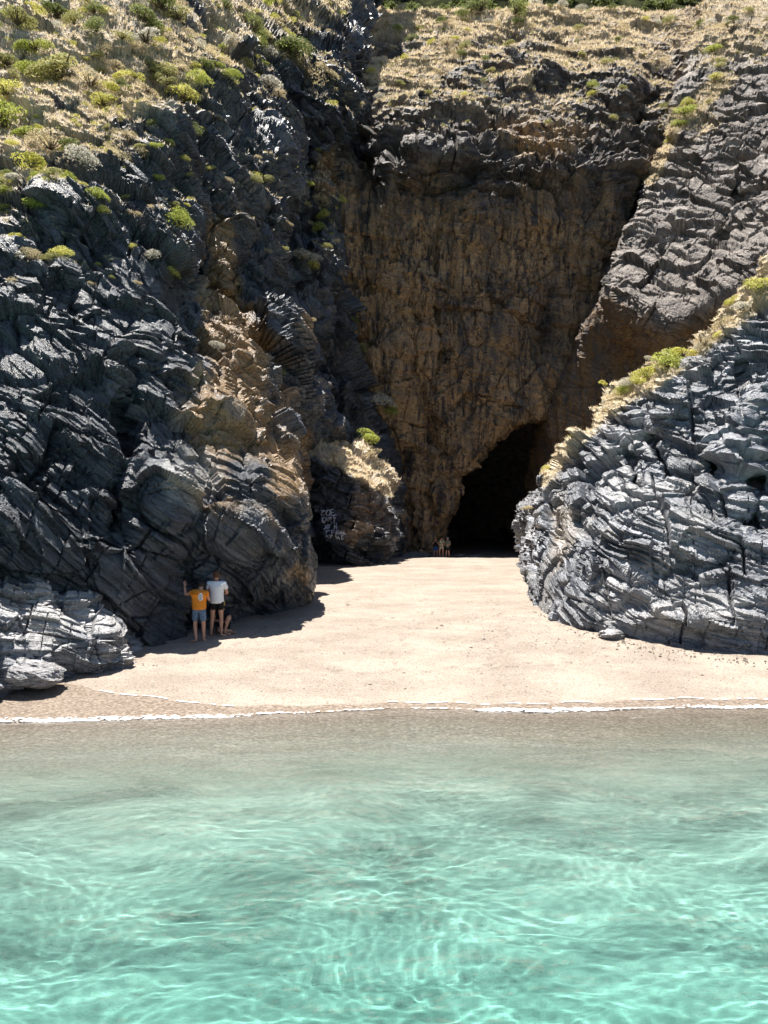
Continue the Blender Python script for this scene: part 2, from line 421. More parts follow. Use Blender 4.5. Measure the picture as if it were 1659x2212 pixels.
def featB(V, X, Y):
    d = np.zeros(len(V)); wob = 12 * perlin(V * 0.3); Xw = X + wob; Yw = Y + wob
    for pts, wd, dep in [([(943, 480), (943, 700), (948, 900)], 5, 0.9), ([(1190, 640), (1165, 780)], 26, 1.3), ([(900, 800), (930, 950), (1000, 1030)], 12, 0.8), ([(1398, 400), (1345, 600), (1265, 760), (1205, 880)], 20, 3.0),
                         ([(860, 560), (900, 700)], 10, 0.7), ([(1005, 470), (1010, 560)], 10, 0.6), ([(880, 1000), (885, 1180)], 12, 1.0), ([(930, 1050), (935, 1200)], 8, 0.9),
                         ([(1060, 285), (1110, 290)], 24, 2.2), ([(1400, 215), (1380, 260)], 26, 2.4), ([(760, 260), (800, 380)], 40, 2.0), ([(1180, 75), (1210, 85)], 12, 1.6),
                         ([(1110, 150), (1150, 150)], 12, 1.6), ([(790, 110), (870, 120)], 10, 1.3), ([(1030, 120), (1120, 80)], 9, 1.2), ([(1090, 235), (1190, 240)], 10, 1.6), ([(1400, 160), (1480, 165)], 12, 1.5)]:
        r = segdist(Xw, Yw, pts); d -= dep * np.exp(-(r / wd) ** 2)
    for x, y, rx, ry, a in [(985, 350, 60, 22, 1.2), (930, 370, 50, 20, 0.8), (1150, 320, 80, 50, 1.0), (1150, 190, 100, 16, 1.4), (1010, 170, 50, 20, 1.3), (1330, 210, 60, 40, 1.4), (880, 300, 50, 50, 1.0), (1120, 480, 90, 50, 0.7), (870, 780, 50, 120, 0.8), (1020, 760, 60, 200, 0.5)]:
        d += a * G(Xw, Yw, x, y, rx, ry)
    return d
dBu = make_disp((1.0, 0.15, -0.12), (0, 1, 0.35), big=1.3, amp=(0.7, 0.4, 0.22), th=(2.2, 0.8, 0.40), joint=0.6, jlen=4.0, jth=1.8, fac=(1.2, 0.6, 0.5), fs=(0.17, 0.5), warp=1.4, rough=1.2, fine=0.10)
def dispB(V, n, X, Y):
    d, s = dBu(V, n, X, Y)
    wall = sstep(370, 470, Y + 40 * perlin(V * 0.12))
    vv = V * np.array([1.0, 1.0, 0.10])
    dv = 0.40 * ridged(vv * 0.33, 4) + 0.28 * fbm(V * np.array([1.0, 1.0, 0.22]) * 1.5, 4) + facet(V * np.array([0.5, 0.5, 0.28]), 0.45, 0.22, 0.35) + 0.9 * fbm(V * 0.1 + 3, 3) + 0.35 * fbm(V * 0.9, 4)
    hill = sstep(330, 200, Y + 30 * perlin(V * 0.1))
    return d * (1 - 0.68 * wall) * (1 - 0.58 * hill) + dv * (0.15 + 0.75 * wall), s * 1.0
def maskB(V, fn, n, X, Y):
    nz = fbm(V * 0.16, 4); nf = fbm(V * 0.8 + 7, 3)
    vz = fbm(V * np.array([0.5, 0.5, 0.05]), 4)
    och = sstep(340, 520, Y + 150 * nz + 160 * vz) * 0.95
    och = np.maximum(och, sstep(0.35, 0.8, G(X, Y, 1180, 290, 130, 60) + 0.8 * nz) * 0.9)
    och = np.maximum(och, sstep(0.3, 0.8, G(X, Y, 880, 620, 80, 200) + 0.5 * nz))
    och = och * (1 - 0.85 * G(X, Y, 1180, 700, 28, 80)) * (1 - 0.6 * np.exp(-(segdist(X, Y, [(1398, 400), (1345, 600), (1265, 760)]) / 40) ** 2))
    veg = sstep(0.36, 0.72, 0.62 + 1.4 * nz + 0.8 * nf + 0.5 * (fn[:, 2] - 0.55)) * sstep(310, 150, Y + 60 * nz)
    veg = np.maximum(veg, 0.75 * sstep(0.62, 0.85, fn[:, 2]) * sstep(330, 230, Y))
    veg = np.maximum(veg, sstep(120, 45, Y) * 0.85)
    pale = sstep(0.1, 0.5, nf) * 0.45 * sstep(480, 200, Y)
    pale = np.maximum(pale, 0.5 * sstep(0.72, 0.95, G(X, Y, 960, 340, 90, 40) + 0.5 * nf))
    return np.stack([och, veg, pale], 1)
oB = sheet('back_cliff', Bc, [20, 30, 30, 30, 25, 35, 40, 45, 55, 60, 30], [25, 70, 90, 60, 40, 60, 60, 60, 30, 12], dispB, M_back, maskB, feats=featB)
tag(oB, 'high ochre rock wall above the cave with dry grass on top', kind='structure')

# ------------------------------------------------------------------ right buttress behind the headland
Mc = [
    [(1150, 1240, 67), (1150, 1000, 67), (1200, 850, 66), (1255, 740, 65), (1300, 650, 65), (1380, 480, 65), (1415, 370, 67), (1480, 250, 73), (1530, 60, 86), (1560, -100, 105)],
    [(1215, 1240, 60), (1200, 1000, 58.5), (1205, 850, 58.5), (1262, 735, 57), (1318, 612, 54), (1375, 470, 58), (1402, 385, 62), (1455, 250, 68), (1510, 60, 80), (1540, -100, 100)],
    [(1300, 1240, 56), (1300, 1000, 56), (1320, 850, 55.5), (1350, 745, 54), (1385, 660, 48.5), (1430, 520, 54.5), (1475, 390, 60.0), (1540, 240, 66.5), (1590, 60, 78), (1620, -100, 97)],
    [(1420, 1240, 54), (1420, 1000, 54), (1425, 850, 53.5), (1435, 775, 52.5), (1445, 690, 47), (1490, 520, 53.5), (1535, 370, 59.5), (1610, 215, 66), (1680, 60, 76), (1700, -100, 94)],
    [(1550, 1240, 52), (1550, 1000, 52), (1550, 850, 51.5), (1555, 720, 50.5), (1565, 632, 46), (1600, 480, 52.5), (1640, 340, 58.5), (1700, 190, 65), (1780, 50, 74), (1800, -100, 92)],
    [(1750, 1240, 50), (1750, 1000, 50), (1750, 850, 49.5), (1750, 640, 48.5), (1745, 560, 44), (1760, 420, 48), (1800, 290, 53), (1850, 150, 60), (1900, 40, 72), (1920, -100, 90)],
    [(2250, 1240, 43), (2250, 1000, 43), (2250, 850, 43), (2250, 560, 42), (2240, 460, 39), (2240, 350, 44), (2240, 240, 50), (2250, 120, 57), (2250, 30, 68), (2250, -100, 85)],
]
dM0 = make_disp((0.85, -0.3, -0.55), (0.2, 1, 0.35), big=1.0, amp=(0.4, 0.28, 0.16), th=(1.8, 0.6, 0.25), joint=0.5, jlen=4.0, jth=2.0, fac=(0.45, 0.26, 0.2), fs=(0.16, 0.6), warp=0.8, rough=0.4, fine=0.10)
def dispM(V, n, X, Y):
    d, s = dM0(V, n, X, Y)
    lip = np.interp(X, [1240, 1320, 1440, 1560, 1660], [640, 620, 700, 640, 590])
    wall = sstep(0, 60, Y - lip)
    vv = V * np.array([1.0, 1.0, 0.10])
    dv = 0.6 * ridged(vv * 0.5, 4) + 0.3 * fbm(vv * 1.8, 4) + 0.3 * fbm(V * 0.9, 4)
    return d * 0.8 * (1 - 0.65 * wall) + dv * wall, s
def featM(V, X, Y):
    d = np.zeros(len(V)); wob = 10 * perlin(V * 0.4); Xw = X + wob; Yw = Y + wob
    for pts, wd, dep in [([(1590, 350), (1640, 320), (1680, 330)], 18, 2.0), ([(1440, 300), (1560, 330)], 10, 0.8), ([(1480, 420), (1420, 560)], 9, 0.7), ([(1600, 420), (1560, 500)], 14, 1.0)]:
        r = segdist(Xw, Yw, pts); d -= dep * np.exp(-(r / wd) ** 2)
    return d
def maskM(V, fn, n, X, Y):
    nz = fbm(V * 0.2, 4); nf = fbm(V * 0.9 + 7, 3)
    lip = np.interp(X, [1240, 1320, 1440, 1560, 1660], [640, 620, 700, 640, 590])
    och = sstep(-10, 50, Y - lip + 40 * nz)
    edge = np.exp(-(segdist(X, Y, [(1400, 385), (1455, 265), (1560, 180)]) / 22) ** 2)
    veg = np.maximum(sstep(0.3, 0.7, edge + 0.6 * nz), sstep(170, 60, Y + 70 * nz) * 0.95)
    veg = np.maximum(veg, sstep(0.1, 0.45, nz + 0.3 * nf) * sstep(420, 220, Y) * 0.7)
    pale = sstep(-0.15, 0.4, nz + 0.4 * nf) * sstep(380, 470, Y) * 0.65 * (1 - och)
    return np.stack([och, veg, pale], 1)
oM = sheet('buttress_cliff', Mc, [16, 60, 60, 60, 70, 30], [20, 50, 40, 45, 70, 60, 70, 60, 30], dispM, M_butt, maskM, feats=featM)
tag(oM, 'sunlit purple grey rock buttress overhanging the right side of the cave', kind='structure')

# cave interior
th = np.linspace(0, 2 * math.pi, 60); ys = np.linspace(61, 104, 30)
cv = []
for k, yy in enumerate(ys):
    c = math.cos(max(0, (yy - 80) / 24) * math.pi / 2)
    for t in th:
        cv.append((9 + 9.5 * math.cos(t) * (0.15 + 0.85 * c) * (1.12 + 0.0 * k), yy, -1 + (14.5 * math.sin(t) * (0.2 + 0.8 * c) if math.sin(t) > 0 else 2 * math.sin(t))))
cv = np.array(cv); cn = fbm(cv * 0.3, 4)
cv[:, 0] += cn * 1.0; cv[:, 2] += cn * 0.8
oc = link('cave', mesh_np('cave', cv, gridquads(30, 60), M_back, False, {'strata': cv[:, 2]}, {'mask': np.tile([0.3, 0, 0], (len(cv), 1))}))
tag(oc, 'dark cave running back into the cliff', kind='structure')
cc = np.array([(-20, 103, -4), (40, 103, -4), (40, 103, 40), (-20, 103, 40)], float)
ob = link('cave_end', mesh_np('cave_end', cc, np.array([[0, 1, 2, 3]]), M_back, False, {'strata': cc[:, 2]}, {'mask': np.zeros((4, 3))}))
tag(ob, 'rock closing the back of the cave', kind='structure')

# far dark hill above the grass slope
hx = np.linspace(-90, 130, 220); hv = np.linspace(0, 1, 60)
HX, HV = np.meshgrid(hx, hv)
Hv = np.stack([HX.ravel(), 112 + 70 * HV.ravel(), 66 + 75 * HV.ravel()], 1)
Hv[:, 2] += 3 * fbm(Hv * 0.06, 4)
hm = np.stack([np.zeros(len(Hv)), sstep(0.0, 0.4, fbm(Hv * 0.1, 3)) * 0.15, np.zeros(len(Hv))], 1)
M_hill, nt, bs, out = newmat('scrub_covered_soil'); b = NB(nt)
b.l(b.ramp(b.noise(b.n('NewGeometry').outputs['Position'], 0.35, 6, 0.7), [(0.4, (0.012, 0.014, 0.009)), (0.6, (0.06, 0.065, 0.03))]), bs.inputs['Base Color']); bs.inputs['Roughness'].default_value = 1.0; bs.inputs['Specular IOR Level'].default_value = 0.0
oh = link('far_hill', mesh_np('far_hill', Hv, gridquads(60, 220), M_hill, False, {'strata': Hv[:, 2]}, {'mask': hm}))
tag(oh, 'dark scrubby hill rising behind the grass slope', kind='structure')

# ------------------------------------------------------------------ right headland
Rc = [
    [(1190, 1235, 50), (1190, 1180, 50), (1195, 1130, 50), (1200, 1100, 50), (1215, 1070, 50), (1230, 1060, 50), (1260, 1100, 54)],
    [(1142, 1235, 45), (1138, 1180, 45), (1130, 1140, 44), (1132, 1118, 44), (1146, 1098, 44), (1160, 1085, 46), (1220, 1120, 52)],
    [(1148, 1295, 31.5), (1158, 1225, 32), (1160, 1160, 33), (1170, 1110, 34), (1194, 1065, 35.5), (1215, 1045, 39), (1260, 1080, 44)],
    [(1160, 1345, 24.3), (1174, 1270, 24.6), (1190, 1180, 26), (1200, 1090, 27.5), (1242, 990, 29.5), (1262, 948, 33), (1330, 1000, 39)],
    [(1250, 1385, 21.3), (1262, 1270, 21.8), (1280, 1150, 23.2), (1305, 1020, 25), (1350, 890, 27.4), (1350, 852, 31), (1420, 900, 38)],
    [(1400, 1405, 19.8), (1410, 1270, 20.4), (1420, 1130, 21.9), (1440, 970, 24), (1470, 815, 26.4), (1472, 780, 31), (1540, 820, 38)],
    [(1550, 1415, 19.1), (1560, 1270, 19.7), (1565, 1090, 21.3), (1575, 900, 23.6), (1595, 715, 26.5), (1598, 668, 32), (1670, 700, 40)],
    [(1750, 1425, 18.4), (1760, 1260, 19), (1770, 1060, 20.8), (1780, 850, 23.2), (1790, 600, 26.8), (1790, 530, 33), (1850, 560, 42)],
    [(2200, 1440, 17.0), (2200, 1240, 17.6), (2200, 1000, 19.6), (2200, 720, 22.8), (2200, 420, 27.5), (2200, 300, 35), (2250, 350, 46)],
]
dR0 = make_disp((1.0, -0.05, -0.16), (0.0, 1.0, 0.35), big=0.5, amp=(0.30, 0.26, 0.16), th=(0.85, 0.30, 0.12), joint=0.36, jlen=1.7, jth=0.95, fac=(0.32, 0.10, 0.15), fs=(0.36, 1.2), warp=0.30, rough=0.2, wob=0.03)
def dispR(V, n, X, Y):
    d, s = dR0(V, n, X, Y)
    return d * (0.75 + 0.5 * sstep(22, 32, V[:, 1])) * (1 - 0.4 * sstep(1200, 1350, Y)), s
def featR(V, X, Y):
    d = np.zeros(len(V)); wob = 8 * perlin(V * 0.7); Xw = X + wob; Yw = Y + wob
    for pts, wd, dep in [([(1395, 910), (1430, 990), (1440, 1020)], 9, 0.7), ([(1620, 860), (1640, 1000), (1620, 1150)], 8, 0.5), ([(1600, 780), (1625, 940)], 7, 0.4),
                         ([(1350, 960), (1380, 1060)], 7, 0.35), ([(1205, 1090), (1215, 1180)], 10, 0.6), ([(1440, 1020), (1530, 1030), (1540, 960), (1620, 930)], 9, 0.6),
                         ([(1290, 1240), (1400, 1255), (1500, 1220)], 9, 0.35), ([(1600, 1140), (1580, 1210), (1500, 1240)], 9, 0.4)]:
        r = segdist(Xw, Yw, pts); d -= dep * np.exp(-(r / wd) ** 2)
    for x, y, rx, ry, a in [(1370, 1150, 90, 60, 0.45), (1590, 1060, 50, 90, 0.5), (1480, 900, 80, 60, 0.4), (1490, 1060, 40, 30, -0.5), (1240, 1180, 30, 60, -0.3), (1500, 1340, 200, 25, 0.4)]:
        d += a * G(Xw, Yw, x, y, rx, ry)
    return d
def maskR(V, fn, n, X, Y):
    nz = fbm(V * 0.45, 4); nf = fbm(V * 1.6 + 7, 3)
    top = np.interp(X, [1110, 1180, 1242, 1350, 1470, 1595, 1790], [1098, 1065, 990, 890, 815, 715, 600])
    veg = sstep(-2, -24, Y - top + 22 * nz) * (X > 1170)
    och = sstep(0.4, 0.9, G(X, Y, 1215, 1150, 35, 120) + 0.9 * nz) + 0.5 * sstep(0.25, 0.5, nf)
    pale = sstep(0.0, 0.4, nz + 0.3 * nf + 0.35 * (G(X, Y, 1330, 1040, 60, 40) + G(X, Y, 1500, 1130, 50, 90) + G(X, Y, 1480, 1330, 240, 50))) * 0.55
    pale = pale * (1 - 0.75 * G(X, Y, 1370, 1165, 85, 55))
    return np.stack([np.clip(och, 0, 1) * 0.6, veg, pale], 1)
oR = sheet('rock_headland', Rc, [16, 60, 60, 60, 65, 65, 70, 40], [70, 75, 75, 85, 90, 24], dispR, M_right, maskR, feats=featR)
tag(oR, 'layered blue grey slate headland on the right with pale scrub along its ridge', 'rock headland')

# spur of rock beside the cave wall on the left, grassy on top
Sc = [
    [(660, 1240, 44), (655, 1150, 44), (665, 1050, 44), (660, 985, 44.5), (664, 968, 46), (680, 940, 50), (690, 980, 56)],
    [(735, 1240, 42), (735, 1150, 42), (735, 1060, 42.5), (730, 1005, 43), (728, 985, 45), (740, 960, 50), (750, 1000, 56)],
    [(790, 1240, 42), (790, 1160, 42.3), (790, 1090, 42.8), (790, 1040, 43.5), (790, 1015, 46), (795, 985, 50), (800, 1020, 56)],
    [(832, 1240, 44), (832, 1170, 44.3), (832, 1100, 44.8), (828, 1060, 45.5), (826, 1040, 47.5), (830, 1020, 51), (835, 1060, 57)],
    [(848, 1240, 52), (846, 1170, 52), (842, 1110, 52), (838, 1080, 52), (838, 1060, 53), (840, 1040, 55), (842, 1080, 60)],
]
dispS = make_disp((1.0, 0.1, -0.35), (0, 1, 0.4), big=0.4, amp=(0.25, 0.18, 0.10), th=(0.9, 0.4, 0.16), joint=0.3, jlen=1.6, jth=1.0, fac=(0.7, 0.25, 0.3), fs=(0.4, 1.1), warp=0.9, rough=0.4, fine=0.05)
def maskS(V, fn, n, X, Y):
    nz = fbm(V * 0.5, 4); nf = fbm(V * 1.6 + 7, 3)
    top = np.interp(X, [680, 735, 790, 830], [985, 1010, 1045, 1070])
    return np.stack([0.5 * sstep(0, 0.4, nz + G(X, Y, 800, 1100, 50, 60) - 0.3), sstep(10, -12, Y - top + 12 * nz), sstep(0, 0.4, nf) * sstep(740, 790, X) * 0.8], 1)
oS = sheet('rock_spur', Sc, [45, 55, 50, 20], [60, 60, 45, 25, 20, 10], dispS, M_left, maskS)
tag(oS, 'low rock spur at the foot of the cave wall, chalk names on its shaded face', 'rock spur')

# low pale ledge at the water's edge, lower left
Kc = [
    [(-300, 1600, 13.4), (-300, 1480, 13.6), (-300, 1400, 14.2), (-300, 1330, 15.0), (-300, 1270, 15.8), (-300, 1200, 17)],
    [(-120, 1560, 14.6), (-120, 1450, 14.8), (-120, 1390, 15.2), (-120, 1330, 15.9), (-120, 1270, 16.6), (-120, 1210, 17.8)],
    [(20, 1505, 15.9), (20, 1435, 15.9), (20, 1380, 16.2), (20, 1320, 16.7), (20, 1265, 17.3), (20, 1215, 18.6)],
    [(120, 1475, 16.7), (120, 1420, 16.7), (120, 1365, 16.9), (120, 1325, 17.3), (120, 1280, 17.9), (120, 1235, 19)],
    [(215, 1460, 17.3), (215, 1415, 17.2), (215, 1370, 17.4), (205, 1335, 17.9), (190, 1300, 18.6), (180, 1260, 19.6)],
    [(262, 1440, 18.1), (262, 1400, 18.2), (258, 1370, 18.4), (250, 1345, 18.9), (240, 1320, 19.4), (230, 1290, 20)],
    [(330, 1425, 18.9), (320, 1400, 19.2), (315, 1380, 19.6), (310, 1360, 20), (300, 1340, 20.4), (290, 1310, 21)],
]
dispK = make_disp((0.9, 0.4, -0.28), (-0.4, 0.9, 0.25), big=0.25, amp=(0.30, 0.16, 0.07), th=(0.55, 0.20, 0.08), joint=0.14, jlen=1.3, jth=0.5, fac=(0.22, 0.08, 0.10), fs=(0.5, 1.6), warp=0.3, rough=0.35, fine=0.03)
def maskK(V, fn, n, X, Y):
    nz = fbm(V * 0.7, 4); nf = fbm(V * 2.2 + 7, 3)
    return np.stack([0.35 * sstep(0.1, 0.5, nz), np.zeros(len(V)), 0.85 * sstep(-0.25, 0.35, nz + 0.4 * nf + 0.5 * (fn[:, 2] - 0.3)) * sstep(0.25, 0.6, V[:, 2])], 1)
oK = sheet('rock_ledge', Kc, [30, 45, 60, 55, 35, 30], [45, 45, 40, 40, 30], dispK, M_right, maskK)
tag(oK, 'low sunlit pale slate ledge at the water edge below the left cliff', 'rock ledge')

# ------------------------------------------------------------------ beach and sea bed
def shore(x):
    return np.interp(x, [-60, -9, -7.3, -5, -2.3, 0, 1.4, 3, 5, 7.5, 60], [13.9, 14.15, 14.25, 14.4, 14.82, 15.15, 15.15, 15.05, 15.2, 15.3, 15.3]) + 0.03 * np.sin(x * 2.3) + 0.06 * np.sin(x * 1.05 + 1.3) + 0.02 * np.sin(x * 5.1)
def sand_h(x, y):
    x = np.asarray(x, float); y = np.asarray(y, float)
    t = y - shore(x)
    z = np.where(t > 0, np.interp(t, [0, 5.1, 8, 11.5, 20, 30, 38, 44, 60], [0, 0.62, 0.78, 0.88, 0.96, 1.0, 0.72, 0.35, 0.30]),
                 np.interp(t, [-40, -20, -10, -4, 0], [-5.0, -3.0, -1.75, -0.62, 0]))
    return z
sx = np.concatenate([np.linspace(-60, -14, 60), np.linspace(-13.9, 13.9, 620), np.linspace(14, 60, 60)])
syy = np.concatenate([np.linspace(-40, 0, 30), np.linspace(0.2, 14, 120), np.linspace(14.03, 28, 330), np.linspace(28.1, 50, 130), np.linspace(50.5, 110, 60)])
SX, SY = np.meshgrid(sx, syy)
sv = np.stack([SX.ravel(), SY.ravel(), sand_h(SX.ravel(), SY.ravel())], 1)
p2 = sv * np.array([1, 1, 0])
t_ = sv[:, 1] - shore(sv[:, 0])
dry = sstep(1.2, 4.5, t_)
sv[:, 2] += dry * (0.045 * fbm(p2 * np.array([0.5, 0.9, 1]), 3) + 0.022 * fbm(p2 * 2.2 + 3, 3) + 0.016 * fbm(p2 * 5.5 + 3, 2)) + 0.05 * sstep(14, 18, t_) * ridged(p2 * np.array([0.22, 0.5, 1]), 4) + 0.03 * sstep(3, 9, t_) * fbm(p2 * np.array([0.6, 1.6, 1]), 4)
sv[:, 2] += sstep(-0.5, -5, t_) * (0.10 * fbm(p2 * 0.35, 3) + 0.03 * np.sin(p2[:, 1] * 9 + 4 * perlin(p2 * 0.5)))
r_ = np.random.RandomState(12)
for (xa, ya, xb, yb) in [(-3.9, 19.3, -0.5, 26), (-4.6, 18.9, -1.5, 16.6), (-0.5, 26, 1.5, 40), (-3.5, 20.5, 0.5, 30), (2.5, 17.5, 4.5, 30), (-2.0, 17.2, 5.5, 18.0), (0.2, 18, 2.2, 36), (-2.6, 22, 3.0, 21)]:
    L_ = math.hypot(xb - xa, yb - ya); nst = int(L_ / 0.62); tx, ty = (xb - xa) / L_, (yb - ya) / L_
    for k_ in range(nst):
        f_ = (k_ + 0.3 * r_.rand()) / nst; side = 0.11 * (1 if k_ % 2 else -1)
        px_, py_ = xa + (xb - xa) * f_ - ty * side + 0.4 * math.sin(f_ * 5), ya + (yb - ya) * f_ + tx * side
        m_ = np.where((np.abs(sv[:, 0] - px_) < 0.4) & (np.abs(sv[:, 1] - py_) < 0.4))[0]
        a_ = (sv[m_, 0] - px_) * tx + (sv[m_, 1] - py_) * ty; c_ = -(sv[m_, 0] - px_) * ty + (sv[m_, 1] - py_) * tx
        q_ = (a_ / 0.15) ** 2 + (c_ / 0.075) ** 2
        sv[m_, 2] += -0.045 * np.exp(-q_) + 0.014 * np.exp(-(np.sqrt(q_) - 1.7) ** 2 * 3)
wy = shore(sv[:, 0]) + np.interp(sv[:, 0], [-12, -7.6, -6.6, -6.1, -4.8, -3.4, -1.5, 0.5, 3, 6, 12], [2.3, 2.2, 1.95, 1.5, 1.05, 0.55, 0.32, 0.26, 0.34, 0.42, 0.4]) + 0.03 * np.sin(sv[:, 0] * 5 + 1)
wet = sstep(0.06, -0.04, sv[:, 1] - wy) * (1 - 0.85 * sstep(-0.9, -4.5, t_))
m, nt, bs, out = newmat('sand'); b = NB(nt)
pos = b.n('NewGeometry').outputs['Position']
wa = b.n('Attribute', attribute_name='wet').outputs['Fac']
g1 = b.noise(b.map(pos, (1, 1.6, 1)), 0.55, 5, 0.6); g2 = b.noise(pos, 26.0, 3, 0.7); g3 = b.noise(pos, 5.0, 4, 0.6)
c = b.ramp(g1, [(0.38, (0.245, 0.203, 0.166)), (0.62, (0.325, 0.274, 0.226))])
c = b.mix(1.0, c, b.ramp(g2, [(0.34, (0.42, 0.40, 0.38)), (0.47, (0.98, 0.98, 0.98)), (0.7, (1.1, 1.1, 1.12))]), 'MULTIPLY')
c = b.mix(b.ramp(g3, [(0.58, 0.0), (0.7, 0.35)]), c, (0.42, 0.35, 0.28))
cg = b.noise(b.map(pos, (1, 1.5, 1)), 14.0, 3, 0.75)
c = b.mix(b.math('MULTIPLY', wa, 0.88), c, b.ramp(cg, [(0.34, (0.09, 0.072, 0.056)), (0.5, (0.195, 0.15, 0.115)), (0.66, (0.36, 0.30, 0.25))]))
pa = b.n('Attribute', attribute_name='clean').outputs['Fac']
gb = b.noise(b.map(pos, (1, 2.2, 1)), 0.55, 5, 0.65, 0.6)
c = b.mix(pa, c, b.mix(b.ramp(gb, [(0.36, 0.0), (0.64, 1.0)]), (0.24, 0.235, 0.21), (0.50, 0.47, 0.42)))
b.l(c, bs.inputs['Base Color'])
b.l(b.ramp(wa, [(0.0, 0.95), (1.0, 0.32)]), bs.inputs['Roughness'])
bs.inputs['Specular IOR Level'].default_value = 0.3
nb_ = b.bump(g2, 0.35, 0.02); nb_ = b.bump(g3, 0.35, 0.05, nb_); b.l(nb_, bs.inputs['Normal'])
M_sand = m
obch = link('beach', mesh_np('beach', sv, gridquads(len(syy), len(sx)), M_sand, True, {'wet': wet, 'clean': sstep(-1.2, -5.5, t_)}))
tag(obch, 'pale sand beach sloping up from the water to the cave', kind='structure')

# ------------------------------------------------------------------ water
wx = np.concatenate([np.linspace(-60, -12, 30), np.linspace(-11.8, -8.2, 50), np.linspace(-8.15, 8.15, 560), np.linspace(8.2, 11.8, 50), np.linspace(12, 60, 30)])
wyy = np.concatenate([np.linspace(-40, 3, 40), np.linspace(3.06, 4.9, 40), np.linspace(4.93, 16.0, 420)])
WX, WY = np.meshgrid(wx, wyy)
wv = np.stack([WX.ravel(), WY.ravel(), np.zeros(WX.size)], 1)
tt = wv[:, 1] - shore(wv[:, 0])
amp = 0.25 + 0.75 * sstep(-0.3, -5, tt)
q = wv * np.array([0.7, 1.25, 0])
warpx = q + 0.5 * np.stack([perlin(q * 0.6), perlin(q * 0.6 + 7), 0 * q[:, 0]], 1)
wv[:, 2] = amp * (0.085 * fbm(warpx * 0.42, 2) + 0.024 * fbm(warpx * 1.0 + 3, 2, 0.4) + 0.0078 * fbm(warpx * 3.1 + 3, 3) + 0.0013 * perlin(warpx * 7.0 + 5) - 0.01)
wv[:, 2] += 0.018 * np.exp(-((tt + 0.35) / 0.22) ** 2) + 0.008 - 0.035 * sstep(-0.15, 0.05, tt)
wq = gridquads(len(wyy), len(wx))
nW = len(wv); nx_, ny_ = len(wx), len(wyy)
# close the body of water: skirt and bottom below the sea bed
idx = np.arange(nW).reshape(ny_, nx_)
ring = np.concatenate([idx[0, :], idx[1:, -1], idx[-1, -2::-1], idx[-2:0:-1, 0]])
low = wv[ring].copy(); low[:, 2] = -8
V2 = np.concatenate([wv, low]); k = np.arange(len(ring)); lo = nW + k
sk = np.stack([ring, np.roll(ring, -1), np.roll(lo, -1), lo], 1)
Q2 = np.concatenate([wq, sk, ])
me = mesh_np('sea', V2, Q2, None, True)
# bottom cap
import bmesh
bm = bmesh.new(); bm.from_mesh(me); bm.verts.ensure_lookup_table()
bm.faces.new([bm.verts[int(i)] for i in lo[::-1]]); bmesh.ops.recalc_face_normals(bm, faces=bm.faces[:]); bm.to_mesh(me); bm.free()
dep = -sand_h(wv[:, 0], wv[:, 1])
dep = np.concatenate([dep, dep[ring]])
at = me.attributes.new('depth', 'FLOAT', 'POINT'); at.data.foreach_set('value', np.clip(dep, 0, 9).astype(np.float32))
m, nt, bs, out = newmat('sea_water'); b = NB(nt); nt.nodes.remove(bs)
pos = b.n('NewGeometry').outputs['Position']
r1 = b.noise(b.map(pos, (1.0, 1.9, 1)), 3.2, 5, 0.62, 0.7); r2 = b.noise(b.map(pos, (1.0, 1.8, 1)), 11.0, 3, 0.6, 0.4)
nb_ = b.bump(r1, 0.9, 0.15); nb_ = b.bump(r2, 0.6, 0.05, nb_)
rf = b.n('BsdfRefraction'); rf.inputs['IOR'].default_value = 1.33; rf.inputs['Roughness'].default_value = 0.0
dp = b.n('Attribute', attribute_name='depth').outputs['Fac']
# water swallows red first: the deeper it is the greener
tint = b.comb(b.math('POWER', 0.70, dp), b.math('POWER', 0.975, dp), b.math('POWER', 0.955, dp))
b.l(tint, rf.inputs['Color'])
gl = b.n('BsdfGlossy'); gl.inputs['Roughness'].default_value = 0.025; b.l(nb_, gl.inputs['Normal'])
fr = b.n('Fresnel'); fr.inputs['IOR'].default_value = 1.33; b.l(nb_, fr.inputs['Normal'])
m2 = b.n('MixShader'); b.l(b.math('MULTIPLY', fr.outputs[0], 0.9), m2.inputs[0]); b.l(rf.outputs[0], m2.inputs[1]); b.l(gl.outputs[0], m2.inputs[2])
b.l(m2.outputs[0], out.inputs['Surface'])
sl.cycles.is_caustics_light = True; obch.cycles.is_caustics_receiver = True
M_water = m; me.materials.append(M_water)
osea = link('sea', me); osea.cycles.is_caustics_caster = True; tag(osea, 'clear turquoise sea water shallowing to the beach', kind='structure')

